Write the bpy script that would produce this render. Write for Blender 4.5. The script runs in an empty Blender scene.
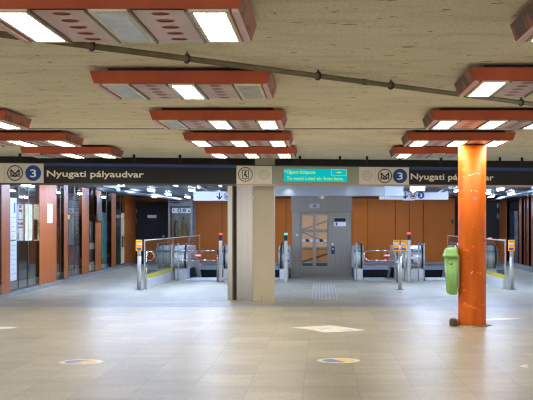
import bpy, bmesh, math, random
from mathutils import Vector
random.seed(7)
sc = bpy.context.scene
COL = sc.collection
F, VX, VY, H = 1150.0, 321.0, 225.0, 1.65      # focal length in pixels, vanishing point, eye height
PI = math.pi

def P(px, py, d):
    """point of the station hall seen at a pixel and standing d metres away"""
    return Vector(((px - VX) * d / F, d, H + (VY - py) * d / F))

# ------------------------------------------------------------------ materials
def lin(c):
    c = c / 255.0
    return c / 12.92 if c <= 0.04045 else ((c + 0.055) / 1.055) ** 2.4
def rgb(r, g, b): return (lin(r), lin(g), lin(b), 1.0)

def mat(name, col, rough=0.5, metal=0.0, col2=None, scale=4.0, stretch=(1, 1, 1), lo=0.35, hi=0.65, bump=0.0, bscale=40.0, spec=0.5, emit=None, estr=0.0, detail=4.0):
    m = bpy.data.materials.new(name); m.use_nodes = True
    nt = m.node_tree; b = nt.nodes['Principled BSDF']
    b.inputs['Base Color'].default_value = rgb(*col)
    b.inputs['Roughness'].default_value = rough
    b.inputs['Metallic'].default_value = metal
    b.inputs['Specular IOR Level'].default_value = spec
    tc = None
    if col2 is not None or bump:
        tc = nt.nodes.new('ShaderNodeTexCoord'); mp = nt.nodes.new('ShaderNodeMapping')
        mp.inputs['Scale'].default_value = stretch
        nt.links.new(tc.outputs['Object'], mp.inputs['Vector'])
    if col2 is not None:
        n = nt.nodes.new('ShaderNodeTexNoise'); n.inputs['Scale'].default_value = scale; n.inputs['Detail'].default_value = detail
        r = nt.nodes.new('ShaderNodeValToRGB')
        r.color_ramp.elements[0].position = lo; r.color_ramp.elements[0].color = rgb(*col)
        r.color_ramp.elements[1].position = hi; r.color_ramp.elements[1].color = rgb(*col2)
        nt.links.new(mp.outputs[0], n.inputs['Vector']); nt.links.new(n.outputs['Fac'], r.inputs[0]); nt.links.new(r.outputs[0], b.inputs['Base Color'])
    if bump:
        n2 = nt.nodes.new('ShaderNodeTexNoise'); n2.inputs['Scale'].default_value = bscale; n2.inputs['Detail'].default_value = 5
        bp = nt.nodes.new('ShaderNodeBump'); bp.inputs['Strength'].default_value = bump; bp.inputs['Distance'].default_value = 0.02
        nt.links.new(mp.outputs[0], n2.inputs['Vector']); nt.links.new(n2.outputs['Fac'], bp.inputs['Height']); nt.links.new(bp.outputs[0], b.inputs['Normal'])
    if emit is not None:
        b.inputs['Emission Color'].default_value = rgb(*emit); b.inputs['Emission Strength'].default_value = estr
    return m

def glass(name, tint=(235, 242, 240), ior=1.5, rough=0.02, boost=1.0):
    m = bpy.data.materials.new(name); m.use_nodes = True
    nt = m.node_tree; nt.nodes.clear()
    o = nt.nodes.new('ShaderNodeOutputMaterial'); t = nt.nodes.new('ShaderNodeBsdfTransparent'); g = nt.nodes.new('ShaderNodeBsdfGlossy')
    f = nt.nodes.new('ShaderNodeFresnel'); mx = nt.nodes.new('ShaderNodeMixShader')
    t.inputs[0].default_value = rgb(*tint); g.inputs['Roughness'].default_value = rough
    ge = nt.nodes.new('ShaderNodeNewGeometry'); ma = nt.nodes.new('ShaderNodeMath'); ma.operation = 'MULTIPLY_ADD'   # both faces of a pane mirror alike
    ma.inputs[1].default_value = 1 / ior - ior; ma.inputs[2].default_value = ior
    nt.links.new(ge.outputs['Backfacing'], ma.inputs[0]); nt.links.new(ma.outputs[0], f.inputs[0])
    nt.links.new(f.outputs[0], mx.inputs[0]); nt.links.new(t.outputs[0], mx.inputs[1]); nt.links.new(g.outputs[0], mx.inputs[2]); nt.links.new(mx.outputs[0], o.inputs[0])
    return m

def floor_mat():
    m = bpy.data.materials.new('stone_tiles'); m.use_nodes = True
    nt = m.node_tree; N = nt.nodes.new; L = nt.links.new; b = nt.nodes['Principled BSDF']
    tc = N('ShaderNodeTexCoord'); mp = N('ShaderNodeMapping')
    mp.inputs['Rotation'].default_value = (0, 0, PI / 2); mp.inputs['Location'].default_value = (0.2, 0.18, 0)
    L(tc.outputs['Object'], mp.inputs['Vector'])
    br = N('ShaderNodeTexBrick'); br.offset = 0.5; br.inputs['Scale'].default_value = 1.0
    br.inputs['Brick Width'].default_value = 0.86; br.inputs['Row Height'].default_value = 0.555
    br.inputs['Mortar Size'].default_value = 0.005; br.inputs['Mortar Smooth'].default_value = 0.3
    br.inputs['Color1'].default_value = rgb(*FLOOR1); br.inputs['Color2'].default_value = rgb(*FLOOR2); br.inputs['Mortar'].default_value = rgb(*FLOORM)
    L(mp.outputs[0], br.inputs['Vector'])
    n = N('ShaderNodeTexNoise'); n.inputs['Scale'].default_value = 1.3; n.inputs['Detail'].default_value = 7; n.inputs['Roughness'].default_value = 0.62
    mp2 = N('ShaderNodeMapping'); mp2.inputs['Scale'].default_value = (1.0, 2.0, 1); L(tc.outputs['Object'], mp2.inputs['Vector']); L(mp2.outputs[0], n.inputs['Vector'])
    r = N('ShaderNodeValToRGB'); r.color_ramp.elements[0].position = 0.3; r.color_ramp.elements[0].color = (0.72, 0.70, 0.68, 1); r.color_ramp.elements[1].position = 0.68; r.color_ramp.elements[1].color = (1.08, 1.07, 1.05, 1)
    L(n.outputs['Fac'], r.inputs[0])
    n3 = N('ShaderNodeTexNoise'); n3.inputs['Scale'].default_value = 22; n3.inputs['Detail'].default_value = 6; L(mp2.outputs[0], n3.inputs['Vector'])
    r3 = N('ShaderNodeValToRGB'); r3.color_ramp.elements[0].position = 0.3; r3.color_ramp.elements[0].color = (0.72, 0.72, 0.72, 1); r3.color_ramp.elements[1].position = 0.65; r3.color_ramp.elements[1].color = (1.05, 1.05, 1.05, 1)
    L(n3.outputs['Fac'], r3.inputs[0])
    m1 = N('ShaderNodeMix'); m1.data_type = 'RGBA'; m1.blend_type = 'MULTIPLY'; m1.inputs[0].default_value = 1
    L(br.outputs['Color'], m1.inputs[6]); L(r.outputs[0], m1.inputs[7])
    m2 = N('ShaderNodeMix'); m2.data_type = 'RGBA'; m2.blend_type = 'MULTIPLY'; m2.inputs[0].default_value = 1
    L(m1.outputs[2], m2.inputs[6]); L(r3.outputs[0], m2.inputs[7]); L(m2.outputs[2], b.inputs['Base Color'])
    rr = N('ShaderNodeMapRange'); rr.inputs[3].default_value = 0.30; rr.inputs[4].default_value = 0.46; L(n.outputs['Fac'], rr.inputs[0]); L(rr.outputs[0], b.inputs['Roughness'])
    b.inputs['Specular IOR Level'].default_value = 0.35
    bp = N('ShaderNodeBump'); bp.inputs['Strength'].default_value = 0.08; bp.inputs['Distance'].default_value = 0.01
    L(n3.outputs['Fac'], bp.inputs['Height']); L(bp.outputs[0], b.inputs['Normal'])
    return m

def ceiling_mat():
    m = bpy.data.materials.new('raw_concrete'); m.use_nodes = True
    nt = m.node_tree; N = nt.nodes.new; L = nt.links.new; b = nt.nodes['Principled BSDF']; b.inputs['Roughness'].default_value = 0.9; b.inputs['Specular IOR Level'].default_value = 0.2
    tc = N('ShaderNodeTexCoord')
    def noise(scale, detail, st, rough=0.55):
        mp = N('ShaderNodeMapping'); mp.inputs['Scale'].default_value = st; L(tc.outputs['Object'], mp.inputs['Vector'])
        n = N('ShaderNodeTexNoise'); n.inputs['Scale'].default_value = scale; n.inputs['Detail'].default_value = detail; n.inputs['Roughness'].default_value = rough; L(mp.outputs[0], n.inputs['Vector']); return n
    def ramp(n, p0, c0, p1, c1):
        r = N('ShaderNodeValToRGB'); r.color_ramp.elements[0].position = p0; r.color_ramp.elements[0].color = c0; r.color_ramp.elements[1].position = p1; r.color_ramp.elements[1].color = c1; L(n.outputs['Fac'], r.inputs[0]); return r
    def mul(a, bb):
        x = N('ShaderNodeMix'); x.data_type = 'RGBA'; x.blend_type = 'MULTIPLY'; x.inputs[0].default_value = 1; L(a, x.inputs[6]); L(bb, x.inputs[7]); return x.outputs[2]
    base = ramp(noise(0.8, 6, (1, 1.4, 1)), 0.3, rgb(*CEIL1), 0.7, rgb(*CEIL2))
    grain = ramp(noise(30, 6, (1.3, 0.6, 1), 0.7), 0.3, (0.80, 0.80, 0.80, 1), 0.7, (1.08, 1.08, 1.08, 1))
    voids = ramp(noise(8.5, 3.0, (0.8, 1.2, 1)), 0.30, (0.40, 0.37, 0.31, 1), 0.345, (1, 1, 1, 1))
    streak = ramp(noise(2.2, 4, (0.6, 1.6, 1)), 0.34, (0.88, 0.87, 0.84, 1), 0.5, (1, 1, 1, 1))
    c = mul(mul(mul(base.outputs[0], grain.outputs[0]), voids.outputs[0]), streak.outputs[0]); L(c, b.inputs['Base Color'])
    bp = N('ShaderNodeBump'); bp.inputs['Strength'].default_value = 0.25; bp.inputs['Distance'].default_value = 0.02; L(grain.outputs[0], bp.inputs['Height']); L(bp.outputs[0], b.inputs['Normal'])
    return m

FLOOR1, FLOOR2, FLOORM = (186, 179, 158), (167, 161, 143), (152, 147, 132)
CEIL1, CEIL2 = (232, 224, 200), (242, 236, 215)
M_ = {}
def setup_mats():
    a = M_
    a['floor'] = floor_mat(); a['ceil'] = ceiling_mat()
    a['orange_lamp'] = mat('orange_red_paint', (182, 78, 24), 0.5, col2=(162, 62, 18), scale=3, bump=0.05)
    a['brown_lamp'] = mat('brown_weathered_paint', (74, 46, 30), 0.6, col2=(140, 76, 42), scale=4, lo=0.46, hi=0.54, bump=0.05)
    a['pink'] = mat('pinkish_sheet_metal', (220, 188, 194), 0.35, col2=(206, 172, 174), scale=3)
    a['rail'] = mat('olive_metal', (120, 108, 84), 0.4, 0.6, col2=(92, 80, 60), scale=6)
    a['white_frame'] = mat('white_lamp_frame', (225, 220, 200), 0.4)
    a['lit'] = mat('glowing_diffuser', (255, 250, 235), 0.4, emit=(255, 249, 238), estr=LAMP)
    a['off'] = mat('unlit_blue_grey_diffuser', (200, 212, 224), 0.25, col2=(176, 190, 204), scale=6)
    a['off_grey'] = mat('unlit_grey_diffuser', (190, 188, 176), 0.3, col2=(150, 150, 145), scale=6)
    a['black'] = mat('black_paint', (16, 16, 17), 0.5)
    a['dark'] = mat('dark_grey_paint', (36, 36, 38), 0.5)
    a['near_black'] = mat('near_black_paint', (22, 21, 19), 0.8, col2=(32, 30, 26), scale=2)
    a['pipe'] = mat('tan_painted_pipe', (116, 105, 78), 0.5, col2=(98, 88, 64), scale=5)
    a['sign_dark'] = mat('sign_charcoal', (24, 26, 29), 0.5, col2=(20, 22, 25), scale=1, spec=0.3)
    a['sign_white'] = mat('sign_off_white', (206, 200, 188), 0.4)
    a['sign_grey'] = mat('sign_grey_green', (140, 143, 128), 0.4)
    a['letter'] = mat('cream_lettering', (214, 208, 194), 0.5)
    a['ink'] = mat('black_print', (18, 18, 18), 0.5)
    a['faint'] = mat('pale_grey_print', (160, 154, 144), 0.5)
    a['blue'] = mat('line_blue', (28, 66, 140), 0.5, spec=0.3)
    a['white'] = mat('white_enamel', (228, 228, 226), 0.4)
    a['frame_metal'] = mat('sign_frame_metal', (70, 70, 68), 0.4, 0.5)
    a['frame_tan'] = mat('sign_frame_tan', (150, 130, 116), 0.35, 0.5)
    a['led_back'] = mat('cyan_screen', (0, 60, 64), 0.5, emit=(0, 196, 200), estr=0.8, spec=0.1)
    a['led_text'] = mat('yellow_green_pixels', (60, 80, 40), 0.5, emit=(186, 244, 120), estr=0.85, spec=0.1)
    a['steel'] = mat('brushed_steel', (158, 154, 149), 0.26, 1.0, col2=(152, 148, 143), scale=2, stretch=(14, 14, 0.3))
    a['steel_dull'] = mat('dull_steel', (142, 139, 133), 0.42, 0.8, col2=(136, 133, 128), scale=2, stretch=(10, 10, 0.4))
    a['steel_polished'] = mat('polished_steel', (190, 194, 198), 0.16, 1.0)
    a['newel'] = mat('satin_newel_steel', (214, 217, 220), 0.28, 0.45, col2=(198, 202, 206), scale=3)
    a['post'] = mat('satin_post_steel', (176, 176, 172), 0.4, 0.4)
    a['joint'] = mat('groove_shade_fill', (60, 50, 36), 0.9)
    a['beige'] = mat('beige_column_paint', (178, 168, 147), 0.5, col2=(172, 162, 141), scale=2)
    a['pillar'] = pillar_mat()
    a['wood'] = mat('orange_wood_laminate', (160, 86, 32), 0.42, col2=(146, 74, 26), scale=2, stretch=(6, 6, 0.4), spec=0.25)
    a['orange_wall'] = mat('orange_wall_panel', (222, 122, 36), 0.45, col2=(212, 114, 33), scale=0.8, spec=0.25)
    a['wood_dark'] = mat('darker_wood_laminate', (112, 56, 26), 0.45, col2=(96, 46, 22), scale=2, stretch=(6, 6, 0.4))  # darker copy of wood, makes the right wall strips dimmer
    a['map_white'] = mat('map_white_print', (186, 190, 200), 0.5)
    a['brace'] = mat('dark_grey_brace', (50, 54, 54), 0.5)
    a['gap'] = mat('olive_grey_gap', (104, 98, 84), 0.5, 0.4)
    a['brown_seam'] = mat('dark_seam', (88, 34, 18), 0.6)
    a['brown_box'] = mat('dark_brown_laminate', (70, 40, 28), 0.35)
    a['maroon'] = mat('maroon_brown_board', (92, 40, 24), 0.3)
    a['base_grey'] = mat('grey_stone_skirting', (128, 130, 130), 0.5, col2=(108, 110, 112), scale=5)
    a['pit'] = mat('pit_black', (10, 10, 10), 0.9)
    a['slab'] = mat('grey_slab', (150, 158, 166), 0.5)
    a['shop'] = mat('shop_dark_wall', (34, 38, 42), 0.6)
    a['glass'] = glass('clear_glass', (240, 246, 244), 1.6); a['glass_shop'] = glass('shop_glass', (244, 248, 248), 1.38)
    a['yellow'] = mat('yellow_green_film', (176, 164, 20), 0.4)
    a['smoke'] = mat('dark_teal_film', (62, 78, 82), 0.3)
    a['curb'] = mat('light_metal_curb', (196, 198, 202), 0.4, 0.2)
    a['val'] = mat('orange_yellow_plastic', (255, 166, 24), 0.5)
    a['val_blue'] = mat('blue_label', (40, 84, 170), 0.35); a['val_pale'] = mat('pale_blue_label', (176, 200, 230), 0.35)
    a['val_green'] = mat('green_strip', (120, 140, 30), 0.4)
    a['red'] = mat('sign_red', (190, 36, 32), 0.8, spec=0.1); a['matte_white'] = mat('matte_white', (196, 196, 194), 0.8, spec=0.1)
    a['red_lit'] = mat('red_signal', (240, 70, 60), 0.3, emit=(255, 84, 76), estr=1.2)
    a['green_lit'] = mat('green_signal', (30, 220, 180), 0.3, emit=(40, 240, 190), estr=1.2)
    a['rubber'] = mat('black_rubber', (18, 22, 26), 0.3)
    a['bin'] = mat('lime_green_plastic', (126, 174, 96), 0.5); a['bin_dark'] = mat('bin_keyhole', (40, 50, 30), 0.6)
    a['stone'] = mat('mossy_concrete', (104, 92, 62), 0.9, col2=(60, 54, 40), scale=14, bump=0.5, bscale=30)
    a['mortar'] = mat('broken_mortar', (170, 152, 118), 0.9, col2=(110, 92, 66), scale=10, bump=0.4)
    a['st_white'] = mat('sticker_white', (232, 228, 214), 0.45, col2=(216, 210, 196), scale=9)
    a['st_blue'] = mat('sticker_blue', (96, 120, 190), 0.45, col2=(130, 150, 205), scale=9); a['st_yellow'] = mat('sticker_yellow', (244, 190, 70), 0.45, col2=(236, 200, 110), scale=9)
    a['st_sky'] = mat('sticker_sky_blue', (172, 206, 222), 0.45); a['st_pink'] = mat('sticker_pink', (206, 176, 190), 0.45)
    a['tactile'] = mat('tactile_white', (190, 189, 186), 0.5)
    a['far_ceil'] = mat('far_ceiling_metal', (66, 71, 78), 0.5, 0.0, col2=(34, 37, 42), scale=1.2, stretch=(2.5, 0.5, 1))
    a['duct'] = mat('grey_duct', (120, 126, 134), 0.4, 0.5)
    a['tube'] = mat('cool_white_tube', (240, 246, 255), 0.4, emit=(186, 212, 255), estr=TUBE)
    a['tube_added'] = mat('added_unseen_tube', (240, 246, 255), 0.4, emit=(196, 218, 255), estr=ADDED_TUBE)
    a['tube_shop'] = mat('shop_tube', (240, 246, 255), 0.4, emit=(236, 240, 250), estr=90)
    a['fascia'] = mat('grey_fascia_paint', (128, 132, 136), 0.45, 0.2)
    a['band'] = mat('joint_and_shade_band', (150, 148, 142), 0.4, col2=(134, 132, 127), scale=2)
    a['lightbox'] = mat('pale_blue_lightbox', (190, 225, 245), 0.4, emit=(178, 222, 248), estr=1.0)
    a['led_lamp'] = mat('downlight_led', (255, 255, 255), 0.4, emit=(232, 240, 255), estr=14)
    a['hang_white'] = mat('hanging_sign_white', (214, 220, 232), 0.4)
    a['teal'] = mat('teal_poster', (96, 178, 170), 0.4, col2=(130, 200, 192), scale=6, emit=(100, 180, 172), estr=.25); a['teal_dark'] = mat('dark_teal_poster', (18, 76, 92), 0.4)  # teal glow added to brighten the banner, no lamp in it
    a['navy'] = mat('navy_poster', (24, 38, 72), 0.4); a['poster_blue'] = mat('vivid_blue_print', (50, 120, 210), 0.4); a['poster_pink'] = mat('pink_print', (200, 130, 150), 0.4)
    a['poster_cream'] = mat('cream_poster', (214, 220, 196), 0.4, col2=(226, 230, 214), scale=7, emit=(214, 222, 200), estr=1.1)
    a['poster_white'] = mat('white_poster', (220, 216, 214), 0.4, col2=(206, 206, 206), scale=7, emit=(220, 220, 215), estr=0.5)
    a['purple'] = mat('purple_print', (110, 60, 100), 0.4)
    a['pale_grey'] = mat('pale_grey_board', (150, 152, 156), 0.45, col2=(128, 132, 138), scale=4)
    a['cloth_white'] = mat('white_cloth', (210, 208, 212), 0.8); a['cloth_rose'] = mat('rose_cloth', (170, 110, 112), 0.8)
    a['pinkmix'] = mat('pale_patterned_print', (190, 180, 190), 0.4, col2=(120, 80, 84), scale=14, lo=0.45, hi=0.6)
    a['gold'] = mat('ochre_cloth', (112, 92, 50), 0.7)
    a['safe_green'] = mat('first_aid_green', (24, 110, 80), 0.4); a['chalk'] = mat('chalk_scratches', (214, 196, 170), 0.7)

def pillar_mat():
    m = mat('orange_pillar_paint', (200, 97, 8), 0.55, col2=(182, 80, 10), scale=2.5, stretch=(3, 3, 0.6), spec=0.25)
    nt = m.node_tree; N = nt.nodes.new; L = nt.links.new; b = nt.nodes['Principled BSDF']
    src = b.inputs['Base Color'].links[0].from_socket
    tc = N('ShaderNodeTexCoord')
    def chip(scale, st, p0, p1, colr, src, seed):
        mp = N('ShaderNodeMapping'); mp.inputs['Scale'].default_value = st; mp.inputs['Location'].default_value = (seed, seed, 0); L(tc.outputs['Object'], mp.inputs['Vector'])
        n = N('ShaderNodeTexNoise'); n.inputs['Scale'].default_value = scale; n.inputs['Detail'].default_value = 5; L(mp.outputs[0], n.inputs['Vector'])
        r = N('ShaderNodeMapRange'); r.inputs[1].default_value = p0; r.inputs[2].default_value = p1; L(n.outputs['Fac'], r.inputs[0])
        x = N('ShaderNodeMix'); x.data_type = 'RGBA'; L(r.outputs[0], x.inputs[0]); L(src, x.inputs[6]); x.inputs[7].default_value = rgb(*colr); return x.outputs[2]
    c = chip(9, (1, 1, 0.9), 0.70, 0.72, (226, 196, 150), src, 3.1)
    c = chip(6, (1, 1, 1.6), 0.66, 0.70, (150, 66, 30), c, 8.7)
    c = chip(5, (1, 1, 2.0), 0.66, 0.70, (236, 112, 20), c, 1.7)
    L(c, b.inputs['Base Color'])
    return m

ADDED_TUBE = 210.0
LAMP, TUBE = 29.0, 185.0
setup_mats()

# ------------------------------------------------------------------ mesh helpers
ORG = {}
class MB:
    def __init__(s): s.v = []; s.f = []; s.mi = []; s.sm = []
    def add(s, vs, fs, mi=0, sm=False):
        b = len(s.v); s.v += [Vector(v) for v in vs]
        for f in fs: s.f.append(tuple(b + i for i in f)); s.mi.append(mi); s.sm.append(sm)
        return s
    def hexa(s, p, mi=0):      # p: 4 bottom corners ccw, 4 top corners
        return s.add(p, [(3, 2, 1, 0), (4, 5, 6, 7), (0, 1, 5, 4), (1, 2, 6, 5), (2, 3, 7, 6), (3, 0, 4, 7)], mi)
    def box(s, x0, x1, y0, y1, z0, z1, mi=0):
        return s.hexa([(x0, y0, z0), (x1, y0, z0), (x1, y1, z0), (x0, y1, z0), (x0, y0, z1), (x1, y0, z1), (x1, y1, z1), (x0, y1, z1)], mi)
    def rbox(s, x0, x1, y0, y1, z0, z1, r=0.01, mi=0):   # box with bevelled vertical and top edges
        n = 4; pts = []
        for cx, cy, a0 in ((x1 - r, y0 + r, -PI / 2), (x1 - r, y1 - r, 0), (x0 + r, y1 - r, PI / 2), (x0 + r, y0 + r, PI)):
            for i in range(n + 1): a = a0 + i * PI / 2 / n; pts.append((cx, cy, math.cos(a), math.sin(a)))
        rings = [(z0, r * 0.4), (z0 + r * 0.4, 0), (z1 - r, 0), (z1 - r * 0.3, r * 0.3), (z1, r)]
        return s.loft([[(x + c * (r - i), y + q * (r - i), z) for x, y, c, q in pts] for z, i in rings], mi)
    def loft(s, rings, mi=0, sm=False, caps=True):
        n = len(rings[0]); vs = [v for r in rings for v in r]; fs = []
        for k in range(len(rings) - 1):
            for i in range(n):
                j = (i + 1) % n; fs.append((k * n + i, k * n + j, (k + 1) * n + j, (k + 1) * n + i))
        s.add(vs, fs, mi, sm)
        if caps:
            s.add(rings[0], [tuple(reversed(range(n)))], mi); s.add(rings[-1], [tuple(range(n))], mi)
        return s
    def cyl(s, p0, p1, r, seg=14, mi=0, r1=None):
        p0, p1 = Vector(p0), Vector(p1); d = (p1 - p0).normalized()
        a = d.orthogonal().normalized(); b = d.cross(a); r1 = r if r1 is None else r1
        ring = lambda c, q: [c + (a * math.cos(2 * PI * i / seg) + b * math.sin(2 * PI * i / seg)) * q for i in range(seg)]
        return s.loft([ring(p0, r), ring(p1, r1)], mi, True)
    def tube(s, pts, r, seg=10, mi=0):
        pts = [Vector(p) for p in pts]; rings = []; a = None
        for i, p in enumerate(pts):
            d = (pts[min(i + 1, len(pts) - 1)] - pts[max(i - 1, 0)]).normalized()
            a = d.orthogonal().normalized() if a is None else (a - d * a.dot(d)).normalized()
            b = d.cross(a); rings.append([p + (a * math.cos(2 * PI * k / seg) + b * math.sin(2 * PI * k / seg)) * r for k in range(seg)])
        return s.loft(rings, mi, True)
    def lathe(s, c, prof, seg=28, mi=0):
        c = Vector(c); return s.loft([[c + Vector((math.cos(2 * PI * i / seg) * r, math.sin(2 * PI * i / seg) * r, z)) for i in range(seg)] for r, z in prof], mi, True)
    def poly(s, pts, fn, w0=0.0, w1=0.004, mi=0):        # a thin plate: 2-D outline pushed out of the plane fn
        a = [fn(u, v, w0) for u, v in pts]; b = [fn(u, v, w1) for u, v in pts]; n = len(pts)
        s.add(a + b, [tuple(range(n)), tuple(range(2 * n - 1, n - 1, -1))] + [(i, (i + 1) % n, n + (i + 1) % n, n + i) for i in range(n)], mi); return s
    def rect(s, u0, v0, u1, v1, fn, w0=0.0, w1=0.004, mi=0): return s.poly([(u0, v0), (u1, v0), (u1, v1), (u0, v1)], fn, w0, w1, mi)
    def disc(s, cu, cv, r, fn, w0=0.0, w1=0.004, mi=0, seg=28, ry=None): return s.poly([(cu + r * math.cos(2 * PI * i / seg), cv + (ry or r) * math.sin(2 * PI * i / seg)) for i in range(seg)], fn, w0, w1, mi)
    def ring(s, cu, cv, r0, r1, fn, w0=0.0, w1=0.004, mi=0, seg=28):
        for i in range(seg):
            a, b = 2 * PI * i / seg, 2 * PI * (i + 1) / seg
            s.poly([(cu + r0 * math.cos(a), cv + r0 * math.sin(a)), (cu + r1 * math.cos(a), cv + r1 * math.sin(a)), (cu + r1 * math.cos(b), cv + r1 * math.sin(b)), (cu + r0 * math.cos(b), cv + r0 * math.sin(b))], fn, w0, w1, mi)
        return s
    def stroke(s, pts, t, fn, w0=0.0, w1=0.004, mi=0):
        for (a, b), (c, d) in zip(pts, pts[1:]):
            l = math.hypot(c - a, d - b) or 1; nx, ny = -(d - b) / l * t / 2, (c - a) / l * t / 2
            ex, ey = (c - a) / l * t * 0.3, (d - b) / l * t * 0.3
            s.poly([(a + nx - ex, b + ny - ey), (c + nx + ex, d + ny + ey), (c - nx + ex, d - ny + ey), (a - nx - ex, b - ny - ey)], fn, w0, w1, mi)
        return s
    def build(s, name, mats, parent=None, org=None):
        if not isinstance(mats, (list, tuple)): mats = [mats]
        me = bpy.data.meshes.new(name)
        o = bpy.data.objects.new(name, me); COL.objects.link(o)
        off = ORG[parent.name] if parent is not None else Vector(org or (0, 0, 0))
        me.from_pydata([v - off for v in s.v], [], s.f)
        for m in mats: me.materials.append(M_[m] if isinstance(m, str) else m)
        for p, i, q in zip(me.polygons, s.mi, s.sm): p.material_index = i; p.use_smooth = q
        bm = bmesh.new(); bm.from_mesh(me); bmesh.ops.remove_doubles(bm, verts=bm.verts, dist=1e-6); bmesh.ops.recalc_face_normals(bm, faces=bm.faces); bm.to_mesh(me); bm.free()
        ORG[o.name] = off
        if parent is not None: o.parent = parent
        else: o.location = off
        return o

def tag(o, label=None, cat=None, group=None, kind=None):
    if label: o['label'] = label
    if cat: o['category'] = cat
    if group: o['group'] = group
    if kind: o['kind'] = kind
    return o
def thing(name, loc, label=None, cat=None, group=None, kind=None):
    o = bpy.data.objects.new(name, None); COL.objects.link(o); o.location = loc; o.empty_display_size = 0.1
    ORG[o.name] = Vector(loc); return tag(o, label, cat, group, kind)
def struct(o, label=None): return tag(o, label, None, None, 'structure')

def lettering(body, size):
    """outline of a line of text as flat triangles in text space (x right, y up)"""
    cu = bpy.data.curves.new('t', 'FONT'); cu.body = body; cu.size = size; cu.resolution_u = 3
    ob = bpy.data.objects.new('t', cu); COL.objects.link(ob)
    dg = bpy.context.evaluated_depsgraph_get(); me = bpy.data.meshes.new_from_object(ob.evaluated_get(dg))
    vs = [v.co.copy() for v in me.vertices]; fs = [tuple(p.vertices) for p in me.polygons]
    bpy.data.objects.remove(ob); bpy.data.curves.remove(cu); bpy.data.meshes.remove(me)
    return vs, fs
def put_text(mb, body, u0, u1, vbase, hcap, fn, w=0.006, mi=0, bold=0.0):
    """text from u0 to u1 in sheet coordinates (v downwards), cap height hcap"""
    vs, fs = lettering(body, 1.0)
    xs = [v.x for v in vs]; x0, x1 = min(xs), max(xs); su = (u1 - u0) / (x1 - x0); sv = hcap / 0.72
    offs = [(0, 0)] if not bold else [(-bold, 0), (bold, 0), (0, bold), (0, -bold)]
    for k, (du, dv) in enumerate(offs):
        mb.add([fn(u0 + (v.x - x0) * su + du, vbase - v.y * sv + dv, w + 0.0004 * k) for v in vs], fs, mi)

def put_words(body, u0, u1, vbase, hcap, fn, w, bold, mt, parent):
    """a line of text, each word a part of its own"""
    ex = lambda t: (min(v.x for v in t[0]), max(v.x for v in t[0]))
    a, b = ex(lettering(body, 1.0)); k = (u1 - u0) / (b - a); pre = ''
    for wd in body.split(' '):
        r_ = ex(lettering(pre + wd, 1.0))[1]; x0, x1 = ex(lettering(wd, 1.0)); m = MB()
        put_text(m, wd, u0 + (r_ - (x1 - x0) - a) * k, u0 + (r_ - a) * k, vbase, hcap, fn, w, 0, bold); m.build('lettering', mt, parent); pre += wd + ' '

def logo(mb, cu, cv, r, fn, w0=0.004, w1=0.007):     # a ringed letter M with a doubled V
    mb.ring(cu, cv, r * 0.87, r, fn, w0, w1)
    q = r * 0.62
    for pts in ([(-.82, .72), (-.82, -.62)], [(.82, .72), (.82, -.62)], [(-.82, -.66), (0, .22), (.82, -.66)], [(-.42, .72), (-.42, .28), (0, .74), (.42, .28), (.42, .72)]):
        mb.stroke([(cu + a * q, cv + b * q) for a, b in pts], r * 0.17, fn, w0, w1)

def flat(d): return lambda u, v, w: P(u, v, d - w)
def left_wall(off=0.0):      # sheet of the glazed wall on the left, off metres into the hall
    def fn(u, v, w): d = (-6.331 + off + w) / ((u - VX) / F + 0.032); return P(u, v, d)
    return fn
def right_wall(off=0.0):
    def fn(u, v, w): d = (6.743 - off - w) / ((u - VX) / F - 0.0175); return P(u, v, d)
    return fn
def lwx(d): return -6.331 - 0.032 * d
def rwx(d): return 6.743 + 0.0175 * d

# ------------------------------------------------------------------ camera, world, view
cam = bpy.data.cameras.new('camera'); co = bpy.data.objects.new('camera', cam); COL.objects.link(co)
co.location = (0, 0, H); co.rotation_euler = (PI / 2, 0, 0)
cam.sensor_width = 36; cam.lens = F / 533 * 36; cam.clip_end = 200
cam.shift_x = (266.5 - VX) / 533; cam.shift_y = (VY - 200) / 533
sc.camera = co
w = bpy.data.worlds.new('World'); sc.world = w; w.use_nodes = True
WORLD = 2.3
w.node_tree.nodes['Background'].inputs[0].default_value = (1.0, 0.96, 0.90, 1); w.node_tree.nodes['Background'].inputs[1].default_value = WORLD
sc.view_settings.view_transform = 'Standard'; sc.view_settings.look = 'None'; sc.view_settings.gamma = 1; sc.view_settings.use_curve_mapping = False
sc.view_settings.exposure = 0.0
sc.cycles.use_denoising = True; sc.cycles.filter_width = 1.2; sc.cycles.max_bounces = 8; sc.cycles.sample_clamp_indirect = 6

# ------------------------------------------------------------------ the setting
PL, PR, P0, P1, PE = -4.56, 4.77, 35.8, 49.0, 43.0         # escalator pit
m = MB()
m.box(-14, 14, -6, P0, -0.3, 0); m.box(-14, PL, P0, 52, -0.3, 0); m.box(PR, 14, P0, 52, -0.3, 0); m.box(PL, PR, PE, 52, -0.3, 0); m.box(-0.95, 1.0, P0, 39.7, -0.3, 0)
struct(m.build('floor', 'floor'))
CE = lambda x: 25.84 + 0.155 * x                 # far edge of the low concrete ceiling
CZ = H + 1.48
m = MB()
m.box(-14, 14, -6, 17.6, CZ, CZ + 0.3); m.box(-14, 14, 17.6, 17.86, CZ + 0.03, CZ + 0.3)
m.hexa([(-14, 17.86, CZ), (14, 17.86, CZ), (14, CE(14), CZ), (-14, CE(-14), CZ), (-14, 17.86, CZ + .3), (14, 17.86, CZ + .3), (14, CE(14), CZ + .3), (-14, CE(-14), CZ + .3)])
struct(m.build('ceiling', 'ceil'))
m = MB(); m.box(-14, 14, 17.601, 17.859, CZ + .012, CZ + .029); struct(m.build('trim_3', 'joint'))  # dark strip laid in the groove, its shade put into the colour
FZ = 2.82
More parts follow.
